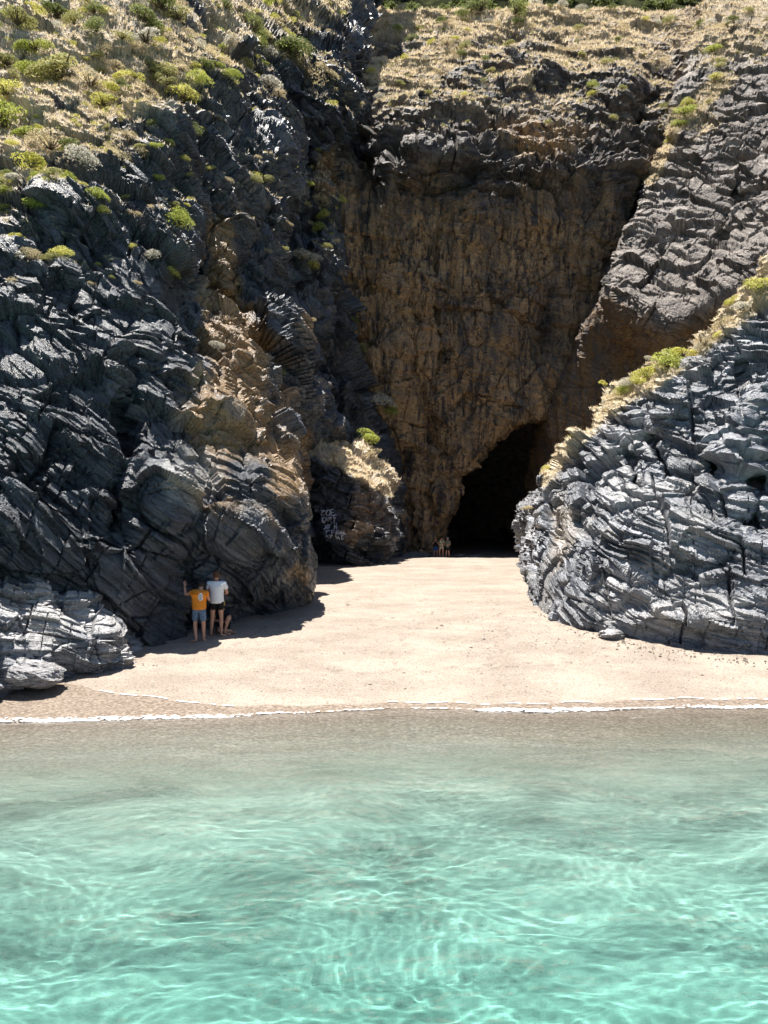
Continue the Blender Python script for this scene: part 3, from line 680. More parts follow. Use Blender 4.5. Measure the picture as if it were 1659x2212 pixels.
# ------------------------------------------------------------------ where rock surfaces are met
CELL = 4.0; GX0, GY0 = -200, -200; GW, GH = 520, 500
_zb = np.full((GH, GW), 1e9); _zi = np.full((GH, GW), -1, np.int64)
AV = np.concatenate([s[1] for s in SURF]); AN = np.concatenate([s[2] for s in SURF]); AM = np.concatenate([s[4] for s in SURF])
AS = np.concatenate([np.full(len(s[1]), i) for i, s in enumerate(SURF)])
AX, AY = proj(AV)
gi = ((AX - GX0) / CELL).astype(int); gj = ((AY - GY0) / CELL).astype(int)
ok = (gi >= 0) & (gi < GW) & (gj >= 0) & (gj < GH)
idxs = np.where(ok)[0]; order = idxs[np.argsort(-AV[idxs, 1], kind='stable')]
_zi[gj[order], gi[order]] = order; _zb[gj[order], gi[order]] = AV[order, 1]
def hit(X, Y):
    i = int((X - GX0) / CELL); j = int((Y - GY0) / CELL)
    for r in range(0, 6):
        best = None
        for b_ in range(-r, r + 1):
            for a_ in range(-r, r + 1):
                k_ = _zi[j + b_, i + a_]
                if k_ >= 0 and (best is None or AV[k_, 1] < AV[best, 1]): best = k_
        if best is not None: return best
    return None
VIS = AV[:, 1] < np.where(ok, _zb[np.clip(gj, 0, GH - 1), np.clip(gi, 0, GW - 1)] + 1.5, 0)

# ------------------------------------------------------------------ vegetation
def leaf_material(name, c1, c2, rough=0.7, tr=0.42):
    m, nt, bs, out = newmat(name); b = NB(nt)
    oi = b.n('ObjectInfo'); pos = b.n('NewGeometry')
    n = b.noise(pos.outputs['Position'], 6.0, 3, 0.6)
    f = b.math('ADD', b.math('MULTIPLY', n, 0.8), b.math('MULTIPLY', oi.outputs['Random'], 0.25), True)
    c = b.ramp(f, [(0.3, c1), (0.7, c2)])
    b.l(c, bs.inputs['Base Color']); bs.inputs['Roughness'].default_value = rough
    bs.inputs['Specular IOR Level'].default_value = 0.25
    tl = b.n('BsdfTranslucent'); b.l(c, tl.inputs['Color'])
    mx = b.n('MixShader'); mx.inputs[0].default_value = tr; b.l(bs.outputs[0], mx.inputs[1]); b.l(tl.outputs[0], mx.inputs[2])
    b.l(mx.outputs[0], out.inputs['Surface'])
    return m
LEAF = {
    'bright': leaf_material('bright_green_leaves', (0.28, 0.32, 0.05), (0.50, 0.53, 0.13)),
    'green': leaf_material('green_leaves', (0.13, 0.16, 0.05), (0.30, 0.33, 0.11)),
    'olive': leaf_material('olive_leaves', (0.26, 0.26, 0.09), (0.50, 0.47, 0.20)),
    'yellow': leaf_material('yellow_green_leaves', (0.42, 0.41, 0.08), (0.70, 0.66, 0.20)),
    'grey': leaf_material('grey_leaves', (0.38, 0.36, 0.28), (0.68, 0.64, 0.54)),
    'tan': leaf_material('tan_dry_leaves', (0.40, 0.32, 0.18), (0.68, 0.58, 0.36)),
}
M_twig = leaf_material('dry_twigs', (0.13, 0.10, 0.08), (0.24, 0.20, 0.16))
M_straw = leaf_material('straw_grass', (0.58, 0.48, 0.32), (0.85, 0.74, 0.54), 0.8, 0.5)
def make_leaves(seed, n, size, lobes=6, flat=0.75):
    r = np.random.RandomState(seed)
    c = r.normal(size=(lobes, 3)); c /= np.linalg.norm(c, axis=1)[:, None]; c[:, 2] = np.abs(c[:, 2]) * 0.9
    c *= r.uniform(0.35, 0.62, (lobes, 1)); cr_ = r.uniform(0.32, 0.55, lobes)
    k = r.randint(0, lobes, n); d = r.normal(size=(n, 3)); d /= np.linalg.norm(d, axis=1)[:, None]
    d[:, 2] = np.where(r.rand(n) < 0.75, np.abs(d[:, 2]), d[:, 2])
    p = c[k] + d * (cr_[k] * r.uniform(0.65, 1.08, n) ** 0.6)[:, None]
    p[:, 2] = np.maximum(p[:, 2] * flat, -0.15 - 0.25 * r.rand(n))
    nn = d + r.normal(size=(n, 3)) * 0.6; nn /= np.linalg.norm(nn, axis=1)[:, None]
    a = np.cross(nn, r.normal(size=(n, 3))); a /= np.linalg.norm(a, axis=1)[:, None]; bb = np.cross(nn, a)
    s = size * r.uniform(0.6, 1.35, (n, 1))
    V = np.stack([p - a * s, p + bb * s * 0.45, p + a * s, p - bb * s * 0.45], 1).reshape(-1, 3)
    return V, np.arange(4 * n).reshape(n, 4)
def make_twigs(seed, n=26):
    r = np.random.RandomState(seed + 99); V = []; Q = []
    for i in range(n):
        a = r.uniform(0, 6.28); e = r.uniform(0.35, 1.4); L = r.uniform(0.5, 0.98)
        d = np.array([math.cos(a) * math.cos(e), math.sin(a) * math.cos(e), math.sin(e) * 0.8]); p0 = np.array([0, 0, -0.15]); p1 = p0 + d * L + np.array([0, 0, 0.1])
        sd = np.cross(d, [0.1, 0.2, 1]); sd /= np.linalg.norm(sd); up = np.cross(sd, d)
        k = len(V); w0, w1 = 0.03, 0.008
        for p, w_ in ((p0, w0), (p1, w1)):
            V += [p + sd * w_, p + up * w_, p - sd * w_]
        Q += [(k, k + 1, k + 4, k + 3), (k + 1, k + 2, k + 5, k + 4), (k + 2, k, k + 3, k + 5)]
    return np.array(V), np.array(Q)
LM = {}; TM = []
for kd, mt in LEAF.items():
    for sd in range(3):
        V_, Q_ = make_leaves(sd * 11 + len(kd), 1300 if kd != 'tan' else 1000, 0.055 if kd != 'tan' else 0.045, 5 + sd * 2, 0.65 + 0.1 * sd)
        LM[kd, sd] = mesh_np('leaves', V_, Q_, mt)
for sd in range(3):
    V_, Q_ = make_twigs(sd); TM.append(mesh_np('twigs', V_, Q_, M_twig))
_rs = random.Random(4)
def shrub(X, Y, rpx, kd, label, group=None, small=False, stretch=1.0):
    k = hit(X, Y)
    if k is None: return None
    p = AV[k]; r = rpx * p[1] / F * 1.42
    sd = _rs.randrange(3)
    if small:
        o = link('shrub', LM[kd, sd]); e = o
    else:
        e = bpy.data.objects.new('shrub', None); COL.objects.link(e); e.empty_display_size = 0.2
        f_ = link('foliage', LM[kd, sd], e); t_ = link('branches', TM[sd], e)
    n = Vector(AN[k]); up = (Vector((0, 0, 1)) * 0.75 + n * 0.45).normalized()
    e.location = Vector(p) + n * r * 0.22
    e.rotation_mode = 'QUATERNION'
    e.rotation_quaternion = up.to_track_quat('Z', 'Y') @ Matrix.Rotation(_rs.uniform(0, 6.28), 4, 'Z').to_quaternion()
    e.scale = (r * stretch, r, r * _rs.uniform(0.8, 1.0))
    tag(e, label, 'shrub', group)
    return e
SH = [
 (115, 32, 30, 'green', 'rounded green shrub near the top left corner of the hillside'),
 (45, 58, 34, 'olive', 'broad olive shrub high in the top left corner'),
 (78, 115, 28, 'bright', 'bright green mound below the olive shrub in the top left corner'),
 (12, 146, 28, 'olive', 'dull olive shrub cut by the left edge of the photo near the top'),
 (70, 170, 30, 'bright', 'vivid green flat shrub beside the big tan green bush'),
 (140, 168, 50, 'olive', 'largest tan green bush on the upper left slope'),
 (188, 188, 34, 'tan', 'brownish dry bush touching the right side of the largest tan green bush'),
 (20, 202, 28, 'yellow', 'yellow green shrub just above the big bright bush at the left edge'),
 (215, 72, 26, 'green', 'dark green shrub in a band of grass right of the top left corner'),
 (165, 55, 22, 'olive', 'small olive shrub between two green shrubs on the top left slope'),
 (205, 28, 22, 'green', 'green shrub near the top edge on the left slope'),
 (300, 52, 36, 'green', 'wide green shrub on the crest of the dark left gully'),
 (352, 16, 30, 'green', 'long green shrub touching the top edge above the left gully'),
 (388, 40, 24, 'olive', 'olive shrub where the left gully begins under the long green shrub'),
 (322, 92, 28, 'grey', 'grey green shrub at the brink of the black rock on the upper left'),
 (258, 88, 22, 'olive', 'olive shrub on the slope left of the grey green shrub'),
 (285, 172, 18, 'yellow', 'round yellow green shrub above a dark hollow of the left cliff'),
 (312, 200, 20, 'tan', 'tan dry shrub right under the round yellow green shrub'),
 (325, 150, 20, 'olive', 'olive shrub on the black rock rib of the upper left'),
 (250, 150, 20, 'tan', 'pale tan shrub among grass left of the dark hollow'),
 (225, 228, 24, 'yellow', 'yellow green shrub above the pale rock patch on the left slope'),
 (252, 190, 17, 'green', 'small green shrub between yellow green ones on the left slope'),
 (388, 212, 28, 'yellow', 'broad yellow green shrub in the middle of the dark left slope'),
 (365, 185, 18, 'olive', 'olive shrub tucked above the broad yellow green one'),
 (432, 250, 16, 'yellow', 'small yellow shrub down slope of the broad yellow green one'),
 (470, 266, 14, 'grey', 'pale cream shrub at the lower end of the line of yellow shrubs'),
 (410, 276, 15, 'green', 'green ferny shrub hanging on black rock below the yellow shrubs'),
 (438, 284, 12, 'bright', 'small bright shrub beside the green ferny one'),
 (330, 268, 12, 'green', 'small green shrub on the shaded rock left of the ferny shrub'),
 (362, 310, 12, 'yellow', 'small yellow shrub alone on grey rock in the upper left cliff'),
 (22, 272, 46, 'bright', 'large lime green bush at the left edge of the photo'),
 (62, 292, 26, 'bright', 'lime green bush leaning on the right of the large one at the left edge'),
 (60, 352, 34, 'yellow', 'yellow green shrub among dry twigs under the large lime bush'),
 (112, 330, 46, 'tan', 'wide dry brown bush right of the large lime bush'),
 (178, 350, 38, 'grey', 'greyish dry bush on the slope below the pale rock patch'),
 (275, 305, 22, 'tan', 'tan tuft like shrub over a grey block of the left cliff'),
 (308, 342, 20, 'tan', 'dry tan shrub on the edge of a rust coloured rib'),
 (98, 422, 14, 'bright', 'small lime shrub in a crack of the dark left rock'),
 (12, 422, 15, 'bright', 'lime shrub touching the left edge above the dark slate'),
 (208, 430, 16, 'bright', 'bright green shrub growing down a crack of the left cliff'),
 (218, 456, 12, 'yellow', 'yellow tuft directly below the bright green crack shrub'),
 (345, 386, 12, 'bright', 'lime tuft on the rib above the brown overhang'),
 (376, 440, 12, 'olive', 'olive tuft left of the brown overhang'),
 (452, 365, 10, 'yellow', 'small yellow tuft on black rock above the brown overhang'),
 (385, 490, 28, 'bright', 'lime shrub at the top left of the brown overhang'),
 (326, 562, 25, 'grey', 'silvery white round shrub on the left cliff'),
 (362, 552, 20, 'tan', 'tan shrub just right of the silvery white one'),
 (285, 460, 16, 'tan', 'tan grassy shrub up left of the silvery white one'),
 (368, 585, 14, 'yellow', 'yellow tuft below the tan shrub by the silvery white one'),
 (655, 558, 24, 'grey', 'pale grey shrub on a ledge between the left cliff and the cave wall'),
 (672, 578, 14, 'yellow', 'yellow tuft on the right of the pale grey ledge shrub'),
 (668, 402, 10, 'bright', 'topmost lime tuft of the green line beside the cave wall'),
 (688, 438, 18, 'tan', 'tan shrub under the topmost lime tuft beside the cave wall'),
 (696, 470, 15, 'yellow', 'yellow shrub in the line of plants beside the cave wall'),
 (692, 496, 16, 'bright', 'lowest bright shrub of the line beside the cave wall'),
 (670, 690, 9, 'tan', 'tiny tan shrub in the dark cleft left of the cave wall'),
 (460, 738, 14, 'grey', 'white tuft in the middle of the left cliff'),
 (598, 800, 13, 'green', 'dark grey green shrub in the shaded cleft'),
 (762, 695, 11, 'green', 'mossy green plant on the lower left of the cave wall'),
 (772, 752, 13, 'green', 'mossy green plant below the first at the foot of the cleft'),
 (820, 872, 27, 'grey', 'pale shrub jutting out over the left side of the cave wall'),
 (845, 890, 15, 'bright', 'lime tuft at the right of the jutting pale shrub'),
 (793, 955, 27, 'bright', 'lime shrub above the grassy rock spur'),
 (806, 985, 20, 'tan', 'tan shrub between the lime shrub and the grassy spur'),
 (640, 126, 34, 'green', 'green shrub on the left brow above the cave wall'),
 (612, 110, 20, 'green', 'smaller green shrub left of the brow shrub above the cave wall'),
 (652, 155, 28, 'tan', 'tan shrub spilling over the brow above the cave wall'),
 (700, 158, 24, 'tan', 'dry tan shrub at the right end of the brow'),
 (572, 90, 20, 'olive', 'olive shrub on the ridge between left gully and brow'),
 (545, 62, 22, 'green', 'green shrub higher up on the ridge left of the brow'),
 (480, 14, 17, 'green', 'green shrub at the top edge above the ridge'),
 (575, 190, 26, 'grey', 'leafless grey shrub on the dark rock below the ridge'),
 (600, 212, 15, 'tan', 'tan tuft right below the leafless grey shrub'),
 (482, 105, 9, 'bright', 'single lime tuft on the black slabs of the ridge'),
 (705, 230, 13, 'tan', 'pale tuft in the shaded corner under the brow'),
 (890, 88, 13, 'green', 'green shrub left of centre on the grassy hillside'),
 (907, 94, 8, 'bright', 'small lime tuft beside the green shrub on the grassy hillside'),
 (1040, 26, 26, 'green', 'long green shrub just under the dark far hill'),
 (1110, 30, 24, 'green', 'green shrub right of the long one under the dark far hill'),
 (1150, 34, 24, 'grey', 'greyish green shrub under the dark far hill'),
 (1220, 54, 18, 'green', 'olive green shrub in the middle of the grassy hillside'),
 (1277, 190, 11, 'bright', 'vivid green shrub on the ledges above the cave wall'),
 (1280, 205, 9, 'yellow', 'yellow tuft just under the vivid green ledge shrub'),
 (1340, 192, 10, 'olive', 'olive tuft right of the vivid green ledge shrub'),
 (1338, 90, 9, 'green', 'little green shrub on bare ground right of centre of the hillside'),
 (1537, 113, 15, 'bright', 'round bright green shrub on the right part of the hillside'),
 (1541, 172, 16, 'yellow', 'yellow green shrub at the head of the right gully'),
 (1478, 250, 19, 'bright', 'lime shrub hanging in the gully beside the buttress'),
 (1487, 228, 13, 'yellow', 'upper yellow shrub of the gully beside the buttress'),
 (1462, 272, 15, 'bright', 'lower lime shrub of the gully beside the buttress'),
 (1450, 290, 14, 'tan', 'pale dry shrub at the bottom of the gully plants'),
 (1555, 148, 11, 'olive', 'olive tuft between two green shrubs on the right hillside'),
 (1062, 157, 10, 'olive', 'olive tuft among the ledges of the central hillside'),
 (1008, 106, 13, 'olive', 'dull shrub on the grass above the central ledges'),
 (960, 95, 14, 'tan', 'tan shrub between ledges left of the hillside centre'),
 (1640, 105, 14, 'olive', 'olive shrub near the right edge of the hillside'),
 (1395, 808, 26, 'yellow', 'yellow green shrub on the ridge of the right headland'),
 (1435, 792, 30, 'bright', 'bright green bush on the ridge of the right headland'),
 (1472, 775, 24, 'yellow', 'pale green shrub right of the bright bush on the headland ridge'),
 (1345, 846, 13, 'bright', 'lowest lime tuft on the headland ridge'),
 (1372, 828, 16, 'yellow', 'yellow tuft next above the lowest one on the headland ridge'),
 (1528, 740, 20, 'tan', 'tan shrub on the ridge above the black slab'),
 (1568, 708, 22, 'tan', 'tan shrub higher on the headland ridge'),
 (1600, 672, 22, 'grey', 'pale cream shrub high on the headland ridge'),
 (1640, 618, 24, 'yellow', 'highest yellow shrub on the headland ridge by the right edge'),
 (1142, 1098, 12, 'tan', 'dry tuft on the low tip of the right headland'),
]
for (X_, Y_, r_, kd, lb) in SH: shrub(X_, Y_, r_, kd, lb, stretch=_rs.uniform(1.0, 1.35))
MARKS = [(140, 168, 'the largest bush'), (22, 272, 'the large lime bush'), (300, 52, 'the gully crest shrub'), (60, 50, 'the top left corner shrub'),
 (388, 212, 'the broad yellow green shrub'), (322, 92, 'the grey green shrub'), (178, 350, 'the greyish dry bush'), (285, 172, 'the dark hollow'), (385, 490, 'the brown overhang'),
 (326, 562, 'the silvery white shrub'), (208, 430, 'the bright crack shrub'), (460, 738, 'the white cliff tuft'), (655, 558, 'the pale ledge shrub'), (640, 126, 'the cave wall brow'),
 (575, 190, 'the leafless grey shrub'), (890, 88, 'the lone hillside shrub'), (1040, 26, 'the long green shrub'), (1150, 34, 'the grey green hilltop shrub'), (1277, 190, 'the vivid ledge shrub'),
 (1220, 54, 'the olive hillside shrub'), (1537, 113, 'the round bright shrub'), (1478, 250, 'the buttress gully'), (1000, 160, 'the central rock ledges'), (1435, 792, 'the headland ridge bush'),
 (1600, 672, 'the pale cream ridge shrub'), (1528, 740, 'the black ridge slab'), (1242, 980, 'the low ridge end'), (1142, 1098, 'the headland tip'), (760, 1010, 'the grassy spur'), (1640, 105, 'the right hillside edge'), (500, 330, 'the black gully slabs'), (120, 520, 'the bulging left slate')]
USED = set(); DONE = []
CNAME = dict(bright='lime', green='green', olive='olive', yellow='yellow green', grey='pale grey', tan='tan dry')
def scatter(n, cond, kinds, rr, noun, group, seed, mind=7):
    c = np.where(cond & VIS & (AX > -20) & (AX < 1680) & (AY > 3))[0]
    r = np.random.RandomState(seed); r.shuffle(c); cnt = 0
    for k in c[:6000]:
        if cnt >= n: break
        x, y = AX[k], AY[k]
        if any((x - a) ** 2 + (y - b_) ** 2 < mind ** 2 for a, b_ in DONE): continue
        if any((x - s_[0]) ** 2 + (y - s_[1]) ** 2 < (s_[2] * 0.8) ** 2 for s_ in SH): continue
        kd = kinds[r.randint(len(kinds))]; rp = r.uniform(*rr)
        mk = min(MARKS, key=lambda m_: (m_[0] - x) ** 2 + (m_[1] - y) ** 2); dx, dy = x - mk[0], y - mk[1]
        dr = ('right of' if dx > 0 else 'left of') if abs(dx) > abs(dy) else ('below' if dy > 0 else 'above')
        if min(abs(dx), abs(dy)) > 0.45 * max(abs(dx), abs(dy)): dr = ('below' if dy > 0 else 'above') + ' and ' + ('right of' if dx > 0 else 'left of')
        ds = 'just' if math.hypot(dx, dy) < 45 else 'some way'
        lb = ('small ' if rp < sum(rr) / 2 else 'larger ') + CNAME[kd] + ' ' + noun + ' ' + ds + ' ' + dr + ' ' + mk[2]
        if lb in USED: continue
        USED.add(lb); DONE.append((x, y)); cnt += 1
        shrub(x, y, rp, kd, lb, group, True, r.uniform(0.9, 1.4))
vg = AM[:, 1]
nzS = fbm(AV * 0.12 + 40, 3)
scatter(64, (AS == 0) & (vg > 0.25) & (nzS > -0.15) & (AX < 620), ['olive', 'yellow', 'tan', 'bright', 'olive', 'grey', 'green'], (11, 22), 'bush', 'scrub scattered on the left slope', 3, 17)
scatter(28, (AS == 0) & (AY > 250) & (AY < 620) & (AN[:, 2] > 0.45), ['tan', 'olive', 'yellow', 'tan'], (6, 11), 'tuft', 'tufts in cracks of the left cliff', 5, 25)
scatter(54, ((AS == 1) | (AS == 2)) & (vg > 0.45) & (AY < 330), ['olive', 'tan', 'yellow', 'grey', 'tan', 'olive', 'green'], (6, 12), 'bush', 'bushes dotted over the hillside', 8, 16)
scatter(20, ((AS == 1) | (AS == 2)) & (AY < 70) & (AX > 620), ['olive', 'green', 'tan', 'grey'], (9, 15), 'bush', 'bushes along the top of the hillside', 9, 12)
scatter(20, (AS == 3) & (vg > 0.5), ['tan', 'grey', 'tan', 'yellow'], (8, 15), 'bush', 'dry bushes on the headland ridge', 10, 14)
scatter(3, (AS == 4) & (vg > 0.4), ['tan', 'tan', 'olive'], (7, 11), 'tuft', 'tufts on the low spur', 11, 10)
def mass(name, cond, n, rr, seed, mat, label):
    r = np.random.RandomState(seed); c = np.where(cond & (AX > -150) & (AX < 1800) & (AY > -90))[0]; k = c[r.randint(0, len(c), n)]
    V_, Q_ = make_leaves(seed, 110, 0.13, 5, 0.75); VV = []; QQ = []
    for i_, q in enumerate(k):
        W_ = V_ * (r.uniform(*rr) * AV[q, 1] / F); a = r.uniform(0, 6.28); ca, sa = math.cos(a), math.sin(a)
        VV.append(np.stack([W_[:, 0] * ca - W_[:, 1] * sa, W_[:, 0] * sa + W_[:, 1] * ca, W_[:, 2]], 1) + AV[q]); QQ.append(Q_ + len(V_) * i_)
    o = link(name, mesh_np(name, np.concatenate(VV), np.concatenate(QQ), mat)); tag(o, label, kind='stuff')
hillm = ((AS == 1) | (AS == 2)) & (vg > 0.4) & (AY < 330)
mass('low_scrub', hillm & (nzS > 0.0), 420, (4, 9), 41, LEAF['olive'], 'low olive ground cover over the hillside above the cave')
mass('dry_scrub', hillm, 420, (4, 9), 42, LEAF['tan'], 'dry tan ground cover over the hillside above the cave')
mass('slope_scrub', (AS == 0) & (vg > 0.30), 480, (7, 15), 43, LEAF['yellow'], 'low yellow green ground cover on the upper left slope')
mass('slope_dry_scrub', (AS == 0) & (vg > 0.25), 380, (7, 15), 44, LEAF['tan'], 'dry tan ground cover on the upper left slope')
# far hill scrub: one dark mass
r = np.random.RandomState(21)
V_, Q_ = make_leaves(77, 170, 0.16, 5, 0.8)
VV = []; QQ = []; nh = 1300
hs = Hv.reshape(60, 220, 3)
for k in range(nh):
    a = int(60 * r.rand() ** 1.6); b_ = r.randint(20, 205); p = hs[a, b_]; sc_ = r.uniform(1.0, 2.6)
    ang = r.uniform(0, 6.28); ca, sa = math.cos(ang), math.sin(ang)
    W_ = V_ * sc_; W_ = np.stack([W_[:, 0] * ca - W_[:, 1] * sa, W_[:, 0] * sa + W_[:, 1] * ca, W_[:, 2]], 1) + p
    QQ.append(Q_ + len(V_) * k); VV.append(W_)
ofs = link('far_scrub', mesh_np('far_scrub', np.concatenate(VV), np.concatenate(QQ), LEAF['green']))
tag(ofs, 'dark green scrub covering the far hill at the top of the photo', kind='stuff')

# dry grass
def grass(name, cond, n, hpx, seed, mat, label, blades=6):
    c = np.where(cond & (AX > -120) & (AX < 1780) & (AY > -80))[0]
    r = np.random.RandomState(seed)
    k = c[r.randint(0, len(c), n)]
    p = AV[k] - AN[k] * 0.05
    P = np.repeat(p, blades, 0); N_ = np.repeat(AN[k], blades, 0); d = P[:, 1]
    h = (hpx[0] + (hpx[1] - hpx[0]) * r.rand(len(P))) * d / F
    P = P + r.normal(size=P.shape) * (h * 0.35)[:, None] * np.array([1, 1, 0.2])
    up = np.array([0, 0, 1.0]) + 0.4 * N_ + r.normal(size=P.shape) * 0.55; up /= np.linalg.norm(up, axis=1)[:, None]
    sd = np.cross(up, r.normal(size=P.shape)); sd /= np.linalg.norm(sd, axis=1)[:, None]
    wd = (h * r.uniform(0.10, 0.2, len(P)))[:, None]
    V = np.stack([P - sd * wd, P + sd * wd, P + up * h[:, None] + sd * wd * 0.2], 1).reshape(-1, 3)
    o = link(name, mesh_np(name, V, np.arange(len(V)).reshape(-1, 3), mat)); tag(o, label, kind='stuff')
jit = np.random.RandomState(2).rand(len(AV)) * 0.5
grass('hillside_grass', ((AS == 1) | (AS == 2)) & (vg > 0.30 + jit) & (AY < 400), 30000, (3, 7), 31, M_straw, 'dry straw grass over the hillside above the cave')
grass('slope_grass', (AS == 0) & (vg > 0.30 + jit), 15000, (4, 9), 32, M_straw, 'dry straw grass on the upper slope of the left cliff')
grass('ridge_grass', ((AS == 3) | (AS == 4)) & (vg > 0.35), 7000, (4, 9), 33, M_straw, 'pale dry grass along the ridge of the headland and the spur')

# ------------------------------------------------------------------ boulders and pebbles
def lump(seed, nseg=26, rough=0.22, flat=(1, 1, 1)):
    th_ = np.linspace(0, 2 * math.pi, nseg * 2 + 1)[:-1]; ph_ = np.linspace(0.02, math.pi - 0.02, nseg)
    T, P_ = np.meshgrid(th_, ph_)
    D = np.stack([np.sin(P_) * np.cos(T), np.sin(P_) * np.sin(T), np.cos(P_)], -1).reshape(-1, 3)
    cid, gap, off = worley(D * 1.5 + seed)
    r_ = 1 + rough * fbm(D * 1.3 + seed * 3.1, 4) + 0.35 * rough * ledges(D[:, 2] + 0.3 * D[:, 0], 0.16, D, 0.8, seed % 50) + rough * 0.8 * (off * _G[cid]).sum(1)
    V = D * r_[:, None]; n_ = nseg * 2
    a = np.arange(nseg * n_).reshape(nseg, n_); a2 = np.roll(a, -1, 1)
    Q = np.stack([a[:-1], a[1:], a2[1:], a2[:-1]], -1).reshape(-1, 4)
    return V, Q
def boulder(X, Y, d, size, label, mat, seed, group=None, z=None):
    V, Q = lump(seed); V = V * np.array(size)
    o = link('boulder', mesh_np('boulder', V, Q, mat, False, {'strata': V[:, 2] + 0.3 * V[:, 0]}, {'mask': np.tile([0.1, 0, 0.45], (len(V), 1))}))
    p = world(X, Y, d); o.location = p if z is None else (p[0], p[1], z)
    o.rotation_euler = (0.1, -0.15, seed * 1.3)
    tag(o, label, 'boulder', group); return o
def onsand(X, d): 
    return float(sand_h((X - 829.5) / F * d, d))
boulder(1322, 1362, 20.3, (0.42, 0.3, 0.16), 'small flat grey boulder on the sand at the foot of the headland', M_right, 3, z=onsand(1322, 20.3) + 0.04)
boulder(1358, 1362, 20.5, (0.22, 0.2, 0.22), 'dark upright stone in the hollow beside the small flat boulder', M_left, 5, z=onsand(1358, 20.5) + 0.08)
boulder(1500, 795, 26.3, (0.75, 0.5, 0.38), 'black slab perched on the ridge edge of the headland below the tan shrub', M_left, 6)
boulder(215, 1398, 17.6, (0.75, 0.5, 0.36), 'pale rounded boulder at the right end of the low ledge', M_right, 8)
boulder(60, 1452, 15.9, (0.75, 0.5, 0.30), 'long wet edged boulder nearest the water on the left', M_right, 12)
for i_, (X_, d_, s_, lb_) in enumerate([(885, 56.5, 0.6, 'low dark boulder in the shade left of the three far people'), (922, 57, 0.5, 'dark boulder just behind the leftmost far person'), (950, 56.8, 0.4, 'dark boulder behind the middle far person'),
        (990, 56, 0.42, 'dark flat boulder in the cave mouth right of the far people'), (1020, 56.5, 0.3, 'small dark boulder farther right in the cave mouth')]):
    boulder(X_, 0, d_, (s_ * 2.2, s_ * 1.2, s_ * 0.55), lb_, M_left, 20 + i_, 'boulders at the foot of the cave wall', z=onsand(X_, d_) + 0.05)
r = np.random.RandomState(5); VV = []; QQ = []; nv = 0
oct_v = np.array([(1, 0, 0), (-1, 0, 0), (0, 1, 0), (0, -1, 0), (0, 0, 0.8), (0, 0, -0.5)], float)
oct_f = np.array([(0, 2, 4), (2, 1, 4), (1, 3, 4), (3, 0, 4), (2, 0, 5), (1, 2, 5), (3, 1, 5), (0, 3, 5)])
for k in range(1900):
    y = 15.6 + 33 * r.rand() ** 1.4; x = r.uniform(-0.55, 0.56) * y
    if r.rand() < 0.35: y = 18.5 + 5 * r.rand(); x = r.uniform(1.5, 9)
    s_ = r.uniform(0.007, 0.020) * (1 + (r.rand() < 0.05) * 1.2) * (y / 20) ** 0.5
    if y - shore(x) < 0.9: continue
    VV.append(oct_v * s_ * r.uniform(0.7, 1.4, (1, 3)) * np.array([1.5, 1, 0.6]) + np.array([x, y, float(sand_h(x, y)) + 0.01])); QQ.append(oct_f + nv); nv += 6
ft = [(1150, 24.0), (1250, 21.0), (1400, 19.3), (1550, 18.7), (1700, 18.0)]
for k in range(170):
    X_ = r.uniform(1140, 1690); d_ = np.interp(X_, [a[0] for a in ft], [a[1] for a in ft]) - abs(r.normal()) * 0.35; x = (X_ - 829.5) / F * d_
    VV.append(oct_v * r.uniform(0.012, 0.036) * r.uniform(0.6, 1.4, (1, 3)) + np.array([x, d_, float(sand_h(x, d_)) + 0.015])); QQ.append(oct_f + nv); nv += 6
m, nt, bs, out = newmat('pebble'); bs.inputs['Base Color'].default_value = (0.16, 0.13, 0.11, 1); bs.inputs['Roughness'].default_value = 0.8
op = link('pebbles', mesh_np('pebbles', np.concatenate(VV), np.concatenate(QQ), m)); tag(op, 'small dark pebbles and weed scraps scattered on the sand', kind='stuff')

# ------------------------------------------------------------------ foam
def foam_profile(x):
    X = x / 15.0 * F + 829.5
    return np.interp(X, [-200, 0, 200, 420, 560, 650, 960, 1000, 1080, 1250, 1330, 1370, 1420, 1500, 1700, 2000],
                     [0.34, 0.34, 0.28, 0.28, 0.20, 0.12, 0.11, 0.20, 0.30, 0.32, 0.18, 0.10, 0.12, 0.24, 0.32, 0.3])
fx = np.arange(-10.5, 10.5, 0.022); fv = np.linspace(-1, 1, 26)
FX, FV = np.meshgrid(fx, fv); FX = FX.ravel(); FV = FV.ravel()
wd = foam_profile(FX); FY = shore(FX) - 0.08 + 0.07 * perlin(np.stack([FX * 1.1, FX * 0, FX * 0 + 5], 1)) + FV * wd * 0.6
pp = np.stack([FX, FY * 1.3, FX * 0], 1)
nf_ = fbm(pp * 6, 4) + 0.35 * ridged(pp * np.array([2.0, 5.0, 1]) + 3, 3); lace = np.abs(perlin(pp * 7 + 9))
hf = 0.6 * perlin(pp * np.array([7, 12, 1]) + 2) + 0.6 * perlin(pp * np.array([15, 22, 1]) + 8)
keep = hf < (0.15 + 1.1 * wd) * (1 - FV ** 2) + 0.8 * fbm(pp * np.array([1.2, 3.5, 1]) + 4, 3) - 0.30
FZ = np.maximum(np.interp(FY - shore(FX), [-1, 0, 0.5], [0.018, 0.012, 0.06]), sand_h(FX, FY)) + 0.004 + 0.010 * np.clip(nf_ + 0.2, 0, 1) * (1 - FV ** 2)
Qf = gridquads(26, len(fx)); Qf = Qf[keep[Qf].sum(1) >= 3]
VVf = [np.stack([FX, FY, FZ], 1)]; QQf = [Qf]; nvf = len(FX)
